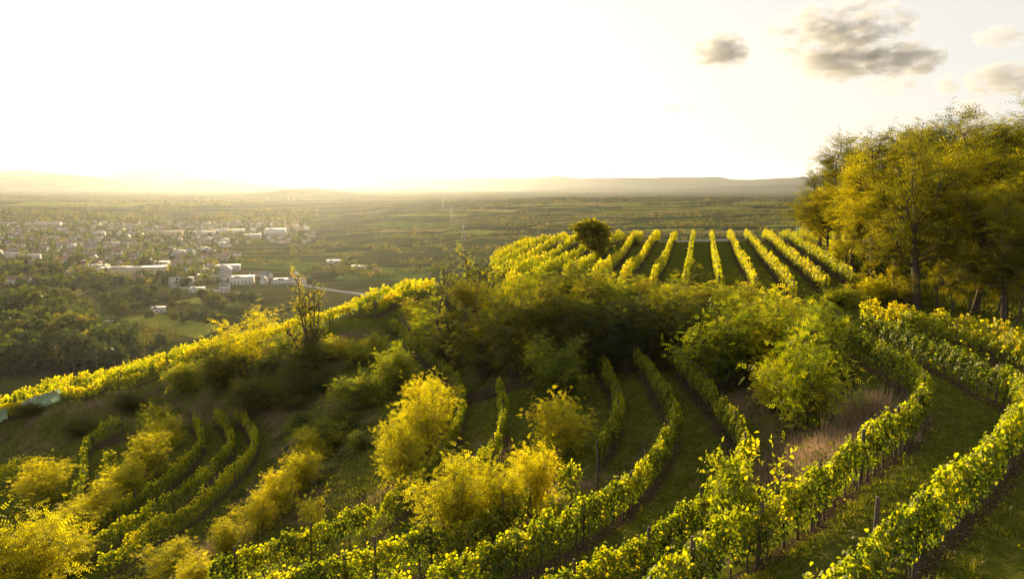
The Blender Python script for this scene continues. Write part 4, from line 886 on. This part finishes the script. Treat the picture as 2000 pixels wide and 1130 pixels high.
def blob_tree(seed, Hh, Rr, n, lsz, mat, tall=1.0):
    r = np.random.default_rng(seed); lobes = [(r.normal(0, Rr * 0.42), r.normal(0, Rr * 0.42), Hh * r.uniform(0.32, 0.78), Rr * r.uniform(0.35, 0.62)) for _ in range(11)]
    mb = MB(); P, O = [], []
    for k in range(n):
        lx, ly, lz, lr = lobes[r.integers(11)]; o = nrm(r.normal(0, 1, 3)); P.append(np.array([lx, ly, lz]) + o * lr * r.uniform(0.75, 1.1) * np.array([1, 1, tall])); O.append(o)
    P = np.array(P); O = np.array(O); P[:, 2] = np.maximum(P[:, 2], Hh * 0.10)
    leaves(mb, P, r.normal(0, 1, P.shape), O + r.normal(0, 0.25, P.shape), lsz * r.uniform(0.6, 1.3, n), QL, QF, np.clip(0.4 + r.normal(0, 0.15, n), 0, 1))
    tb = MB(); tube(tb, [(0, 0, -0.5), (0.1, 0, Hh * 0.3), (0, 0.1, Hh * 0.7)], [Rr * 0.07, Rr * 0.05, Rr * 0.02], 5)
    return mb.mesh('crown', mat), tb.mesh('trunk', M['bark'])
VT = [blob_tree(600 + v, 13, 5.5, 1500, 1.25, M['valley'], [1, 1.25, 0.9, 1.1][v]) for v in range(4)]
VT_FAR = [blob_tree(650 + v, 11, 5, 260, 2.3, M['valley'], 1.0) for v in range(3)]
def vtree(px, py, hpx, label, group, far=False):
    x, y, z = valley(px, py)
    pr = VT_FAR[int(rr.integers(3))] if far else VT[int(rr.integers(4))]
    s = hpx * y / F / (11.0 if far else 13.0); s = s * rr.uniform(0.8, 1.2)
    o = empty('broadleaf_tree', (x, y, z), rr.uniform(0, 6.28), (s * rr.uniform(0.9, 1.15),) * 2 + (s,)); tag(o, label, 'tree', group)
    link('crown', pr[0], o); link('trunk', pr[1], o)
nt_ = 0
def cluster(poly, n, h, label, group, far=False):
    global nt_
    for _ in range(n):
        i = rr.integers(len(poly)); px, py, sx, sy = poly[i]
        vtree(rr.normal(px, sx), rr.normal(py, sy), h * rr.uniform(0.75, 1.2), label, group, far); nt_ += 1
cluster([(30, 720, 50, 18), (130, 715, 45, 12), (200, 725, 30, 10), (30, 690, 40, 10), (110, 690, 40, 12), (170, 690, 25, 8)], 44, 68, 'rounded green tree in the dense wood right behind the left end of the ridge', 'trees of the wood behind the left ridge')
cluster([(30, 640, 40, 10), (90, 636, 40, 8), (150, 632, 20, 5), (60, 655, 50, 8)], 30, 62, 'tall yellow-green tree in the wood at the left edge below the town', 'trees of the tall wood at the left edge')
cluster([(260, 712, 40, 6), (330, 700, 30, 5), (250, 690, 20, 5)], 16, 28, 'low tree between the left ridge and the striped vineyard', 'trees beside the striped vineyard')
cluster([(220, 596, 25, 5), (260, 603, 30, 4), (420, 602, 30, 3), (470, 590, 20, 5), (300, 575, 60, 5), (200, 572, 40, 5), (380, 590, 30, 3), (350, 622, 30, 2), (440, 630, 50, 3), (230, 618, 12, 2)], 70, 20, 'tree in the hedges between the town and the fields', 'trees in the field hedges')
cluster([(60, 540, 30, 5), (50, 530, 40, 8), (120, 545, 30, 5), (170, 560, 40, 4), (270, 560, 40, 4), (340, 550, 20, 3), (283, 528, 4, 1)], 50, 24, 'autumn tree among the near houses of the town', 'trees among the near houses')
# smaller town and field trees, past what can be told apart: one mass
def mass(name, label, lst, hb, szl):
    mb = MB()
    for px, py, h in lst:
        x, y, z = valley(px, py); H_ = h * rr.uniform(0.6, 1.3); Rr = H_ * rr.uniform(0.4, 0.6); n = 15
        o = nrm(rr.normal(0, 1, (n, 3))); P = np.array([x, y, z + H_ * 0.5]) + o * np.array([Rr, Rr, H_ * 0.5]) * rr.uniform(0.7, 1.05, (n, 1)) * (1 + 0.25 * np.sin(o[:, :1] * 5 + x))
        leaves(mb, P, rr.normal(0, 1, P.shape), o + rr.normal(0, 0.4, P.shape), H_ * szl * 1.45 * rr.uniform(0.7, 1.3, n), QL, QF, np.full(n, np.clip(rr.normal(0.45, 0.22), 0, 1)))
    return tag(link(name, mb.mesh(name, M['valley'])), label, 'trees', kind='stuff')
lst = [(rr.uniform(-60, 620), 434 + 128 * rr.uniform() ** 1.1, 10) for _ in range(1150)]
lst = [a for a in lst if not (a[0] > 430 and a[1] > 478) and True]
mass('town_trees', 'hundreds of small trees between the houses of the town', lst, 10, 0.28)
lst = []
for _ in range(190):                          # hedges and scrub lines along the terraces and fields
    px = rr.uniform(560, 1560); py = rr.uniform(388, 470); L = rr.uniform(10, 120); sl = rr.normal(-0.02, 0.02)
    for k in range(int(L / 3.0)): lst.append((px + k * 3.0 + rr.normal(0, 1), py + sl * k * 3.0 + rr.normal(0, 0.25), rr.uniform(2.0, 5.5)))
for _ in range(55):
    px = rr.uniform(-60, 560); py = 436 - 55 * rr.uniform() ** 1.5; L = rr.uniform(30, 130)
    for k in range(int(L / 4.0)): lst.append((px + k * 4.0, py + rr.normal(0, 0.5), rr.uniform(8, 13)))
for _ in range(60):
    px = rr.uniform(400, 960); py = rr.uniform(470, 545); L = rr.uniform(15, 90)
    for k in range(int(L / 3.5)): lst.append((px + k * 3.5, py + rr.normal(0, 0.7) - 0.03 * k, rr.uniform(2.5, 6)))
mass('hedgerows', 'scrub and hedge lines across the fields and the terraced hill', lst, 8, 0.30)
# striped vineyard in the valley
mb = MB(); fa = [on_level(px, py, -110) for px, py in [(180, 640), (300, 632), (370, 655), (262, 680)]]
fa = np.array(fa)
for t in np.linspace(0, 1, 15):
    p0 = fa[0] * (1 - t) + fa[3] * t; p1 = fa[1] * (1 - t) + fa[2] * t; L = np.linalg.norm(p1 - p0); n = int(L * 2.6)
    s = rr.uniform(0, 1, n)[:, None]; P2 = p0 * (1 - s) + p1 * s + rr.normal(0, 0.3, (n, 2)); z = Hfar(P2[:, 0], P2[:, 1]) + rr.uniform(0.2, 2.2, n)
    leaves(mb, np.c_[P2, z], rr.normal(0, 1, (n, 3)), rr.normal(0, 1, (n, 3)), rr.uniform(0.7, 1.3, n), QL, QF, np.clip(rr.normal(0.5, 0.15, n), 0, 1))
tag(link('valley_vineyard', mb.mesh('valley_vineyard', M['valley'])), 'striped vineyard block on the valley floor behind the left ridge', 'vineyard', kind='stuff')
# valley roads
def road(name, pix, wid):
    P = np.array([valley(*p)[:2] for p in pix]); P, an = resample(np.c_[P, np.zeros(len(P))], 12.0); n = np.stack([-np.sin(an), np.cos(an)], 1)
    Lf = P + n * wid / 2; Rt = P - n * wid / 2
    V = np.concatenate([np.c_[Lf, Hfar(Lf[:, 0], Lf[:, 1]) + 0.5], np.c_[Rt, Hfar(Rt[:, 0], Rt[:, 1]) + 0.5], np.c_[Lf, Hfar(Lf[:, 0], Lf[:, 1]) - 0.5], np.c_[Rt, Hfar(Rt[:, 0], Rt[:, 1]) - 0.5]]); k = len(P); i = np.arange(k - 1)
    mb = MB(); mb.add(V, np.concatenate([np.stack([i, i + k, i + k + 1, i + 1], 1), np.stack([i + k, i + 3 * k, i + 3 * k + 1, i + k + 1], 1), np.stack([i + 2 * k, i, i + 1, i + 2 * k + 1], 1)]))
    tag(link(name, mb.mesh(name, M['road'])), kind='structure')
def field(pix, label, mat):
    c = np.array([valley(*p)[:2] for p in pix]); n = 24; u, v = np.meshgrid(np.linspace(0, 1, n), np.linspace(0, 1, n)); u = u[..., None]; v = v[..., None]
    P2 = (c[0] * (1 - u) + c[1] * u) * (1 - v) + (c[3] * (1 - u) + c[2] * u) * v; z = Hfar(P2[..., 0], P2[..., 1]) + 0.35
    i = np.arange(n - 1)[:, None] * n; j = np.arange(n - 1)[None]; mb = MB()
    mb.add(np.concatenate([P2, z[..., None]], -1), np.stack([i + j, i + j + 1, i + n + j + 1, i + n + j], -1).reshape(-1, 4))
    o = link('field', mb.mesh('field', mat)); o['kind'] = 'structure'; o['label'] = label
def fmat(name, c0, c1):
    g = NG(name); n1 = g.noise(g.pos((0.06, 0.02, 0), 0.3), 1.0, 5, 0.6); return g.surf(g.ramp(n1, [(0.35, c0), (0.65, c1)]), 0.9, None, 0.1)
fm1 = fmat('light_meadow', (0.12, 0.14, 0.02), (0.26, 0.25, 0.04)); fm2 = fmat('stubble', (0.16, 0.13, 0.04), (0.28, 0.22, 0.07)); fm3 = fmat('deep_meadow', (0.06, 0.09, 0.012), (0.12, 0.15, 0.02))
field([(232, 625), (300, 612), (440, 640), (385, 662)], 'light yellow-green field beside the striped vineyard', fm1)
field([(10, 578), (60, 560), (180, 566), (150, 582)], 'light field below the town at left', fm2)
field([(330, 592), (400, 578), (520, 584), (470, 600)], 'field strip below the halls', fm1)
field([(420, 520), (500, 505), (640, 512), (600, 530)], 'green field right of the town', fm3)
field([(650, 545), (700, 520), (860, 525), (820, 548)], 'green field beyond the ridge', fm3)
field([(0, 402), (60, 394), (330, 396), (250, 405)], 'far yellow-green fields above the town', fm1)
field([(1010, 402), (1080, 397), (1260, 398), (1200, 403)], 'light field strip on top of the terraced hill', fm2)
field([(1120, 418), (1180, 413), (1290, 414), (1250, 419)], 'light field strip on the flank of the terraced hill', fm1)
field([(1330, 408), (1380, 404), (1470, 405), (1430, 409)], 'light field strip right on the terraced hill', fm1)
_fr = np.random.default_rng(31)
for _ in range(34):
    a0 = _fr.uniform(720, 1500); b0 = _fr.uniform(392, 452); w0 = _fr.uniform(60, 190); sk_ = _fr.uniform(10, 60); d0 = _fr.uniform(1.5, 3.5) + (b0 - 392) * 0.05; dr = _fr.uniform(-3, 1)
    field([(a0, b0 + d0), (a0 + sk_, b0), (a0 + sk_ + w0, b0 + dr), (a0 + w0, b0 + dr + d0)], 'thin field strip on the terraced hill', (fm1, fm2, fm3)[int(_fr.integers(3))])
field([(700, 440), (760, 432), (900, 434), (850, 444)], 'meadow strip at the foot of the terraced hill', fm3)
road('valley_road', [(520, 548), (580, 556), (640, 566), (690, 573), (760, 582)], 6)
road('field_road', [(180, 640), (205, 628), (240, 622)], 7)
road('town_road', [(330, 560), (400, 566), (460, 572), (520, 578)], 9)

# power line on the hill behind
pyl = [at_depth(865, 395, 2300), at_depth(882, 425, 1650), at_depth(905, 470, 1150)]
pm = MB(); 
for s in (-1, 1):
    for t in (-1, 1): tube(pm, [(s * 2.6, t * 2.6, 0), (s * 0.7, t * 0.7, 20), (s * 0.3, t * 0.3, 31)], [0.22, 0.18, 0.12], 4)
for hz in (5, 10, 15, 20, 25): 
    k = 2.6 - 1.9 * min(hz, 20) / 20
    for s in (-1, 1): tube(pm, [(-k, s * k, hz), (k, s * k, hz + 3)], [0.1, 0.1], 4); tube(pm, [(s * k, -k, hz + 3), (s * k, k, hz)], [0.1, 0.1], 4)
for hz, wd in ((22, 6), (27, 4.5)): tube(pm, [(-wd, 0, hz), (0, 0, hz + 0.8), (wd, 0, hz)], [0.12, 0.25, 0.12], 4)
pmesh = pm.mesh('pylon', M['metal']); base = []
for i, p in enumerate(pyl):
    z = float(Hfar(np.array(p[0]), np.array(p[1]))); base.append((p[0], p[1], z)); tag(link('pylon', pmesh, loc=(p[0], p[1], z)), ['lattice pylon highest on the terraced hill', 'lattice pylon halfway down the terraced hill', 'lattice pylon lowest on the terraced hill'][i], 'pylon', 'pylons of the power line')
mb = MB()
for (a, b) in ((0, 1), (1, 2)):
    for off in (-6, 6, -4.5, 4.5):
        hz = 22 if abs(off) == 6 else 27; pts = []
        for t in np.linspace(0, 1, 16):
            p = np.array(base[a]) * (1 - t) + np.array(base[b]) * t; pts.append((p[0] + off, p[1], p[2] + hz - 14 * 4 * t * (1 - t)))
        tube(mb, pts, [0.03] * 16, 4, cap=False)
tag(link('power_cable', mb.mesh('power_cable', M['wire'])), 'sunlit power cables sagging down the terraced hill', 'cable')

# ------------------------------------------------------------------ clouds: real volumes far away, above the haze
def cloud(px, py, wpx, hpx, dist, label, seed, dens=0.010, thin=0.56):
    x, y, z = at_depth(px, py, dist); s = dist / F; a, b, c = wpx * s / 2, wpx * s / 2 * 0.8, hpx * s / 2
    g = NG('cloud_%d' % seed if False else 'cloud_vapour'); tc = g.n('ShaderNodeTexCoord')
    mp = g.n('ShaderNodeMapping'); mp.inputs['Location'].default_value = (seed * 3.7, seed * 1.9, seed * 0.7); mp.inputs['Scale'].default_value = (1.5 * a / 500, 1.5 * b / 500, 1.9 * c / 300)
    g.l(tc.outputs['Object'], mp.inputs['Vector']); nz = g.noise(mp.outputs[0], 2.1, 6, 0.62)
    ln = g.n('ShaderNodeVectorMath', operation='LENGTH'); g.l(tc.outputs['Object'], ln.inputs[0])
    fall = g.math('SUBTRACT', 1.0, ln.outputs['Value'])
    dn = g.math('ADD', g.math('MULTIPLY', fall, 0.75), g.math('MULTIPLY', g.math('SUBTRACT', nz, thin), 4.5))
    dn = g.math('MULTIPLY', g.math('MINIMUM', g.math('MAXIMUM', dn, 0.0), 0.5), dens * 1.25)
    pv = g.n('ShaderNodeVolumePrincipled'); pv.inputs['Color'].default_value = (0.74, 0.77, 0.84, 1); pv.inputs['Anisotropy'].default_value = 0.2
    g.l(dn, pv.inputs['Density']); g.l(pv.outputs[0], g.out.inputs['Volume'])
    import bmesh
    bm = bmesh.new(); bmesh.ops.create_icosphere(bm, subdivisions=3, radius=1.0); me = bpy.data.meshes.new('cloud'); bm.to_mesh(me); bm.free(); me.materials.append(g.m)
    o = link('cloud', me, loc=(x, y, z)); o.scale = (a, b, c); tag(o, label, 'cloud', None); return o
cloud(1640, 62, 300, 120, 6000, 'large grey cloud high at the upper right', 1, 0.012)
cloud(1640, 125, 200, 70, 6100, 'ragged grey cloud hanging under the large one', 2, 0.009, 0.50)
cloud(1770, 118, 150, 70, 5900, 'grey cloud right below the large one', 3, 0.011, 0.49)
cloud(1407, 102, 112, 72, 6000, 'small dark grey cloud left of the large one', 4, 0.016, 0.48)
cloud(1960, 155, 150, 65, 6200, 'grey cloud at the right edge of the sky', 5, 0.009, 0.49)
cloud(1740, 168, 100, 35, 6300, 'faint flat cloud low under the large group', 6, 0.007, 0.5)
cloud(1955, 72, 110, 45, 6300, 'faint pale cloud at the upper right edge', 7, 0.006, 0.5)
cloud(1326, 214, 75, 24, 6300, 'tiny wisp of cloud alone in the middle of the sky', 8, 0.008, 0.48)
cloud(1180, 332, 170, 16, 11000, 'thin low cloud just over the middle hills', 9, 0.004, 0.48)
cloud(1850, 165, 60, 45, 6200, 'small ragged cloud between the two right-hand clouds', 12, 0.008, 0.5)
cloud(40, 300, 60, 16, 11000, 'thin grey cloud low at the far left', 10, 0.004, 0.48)
cloud(220, 320, 90, 22, 11000, 'low ragged cloud over the left hills', 11, 0.004, 0.48)
cloud(1900, 218, 90, 50, 7000, 'pale cloud behind the tree tops', 13, 0.006, 0.5)

# ------------------------------------------------------------------ haze
g = NG('haze_air'); pv = g.n('ShaderNodeVolumePrincipled'); pv.inputs['Color'].default_value = (0.80, 0.86, 1.0, 1)
pv.inputs['Density'].default_value = HAZE_DENSITY; pv.inputs['Anisotropy'].default_value = HAZE_G
g.l(pv.outputs[0], g.out.inputs['Volume'])
mb = MB(); box(mb, -56000, 56000, -400, 24800, -140, 620); hz = link('haze', mb.mesh('haze', g.m)); hz['kind'] = 'stuff'; hz['label'] = 'warm haze filling the valley'
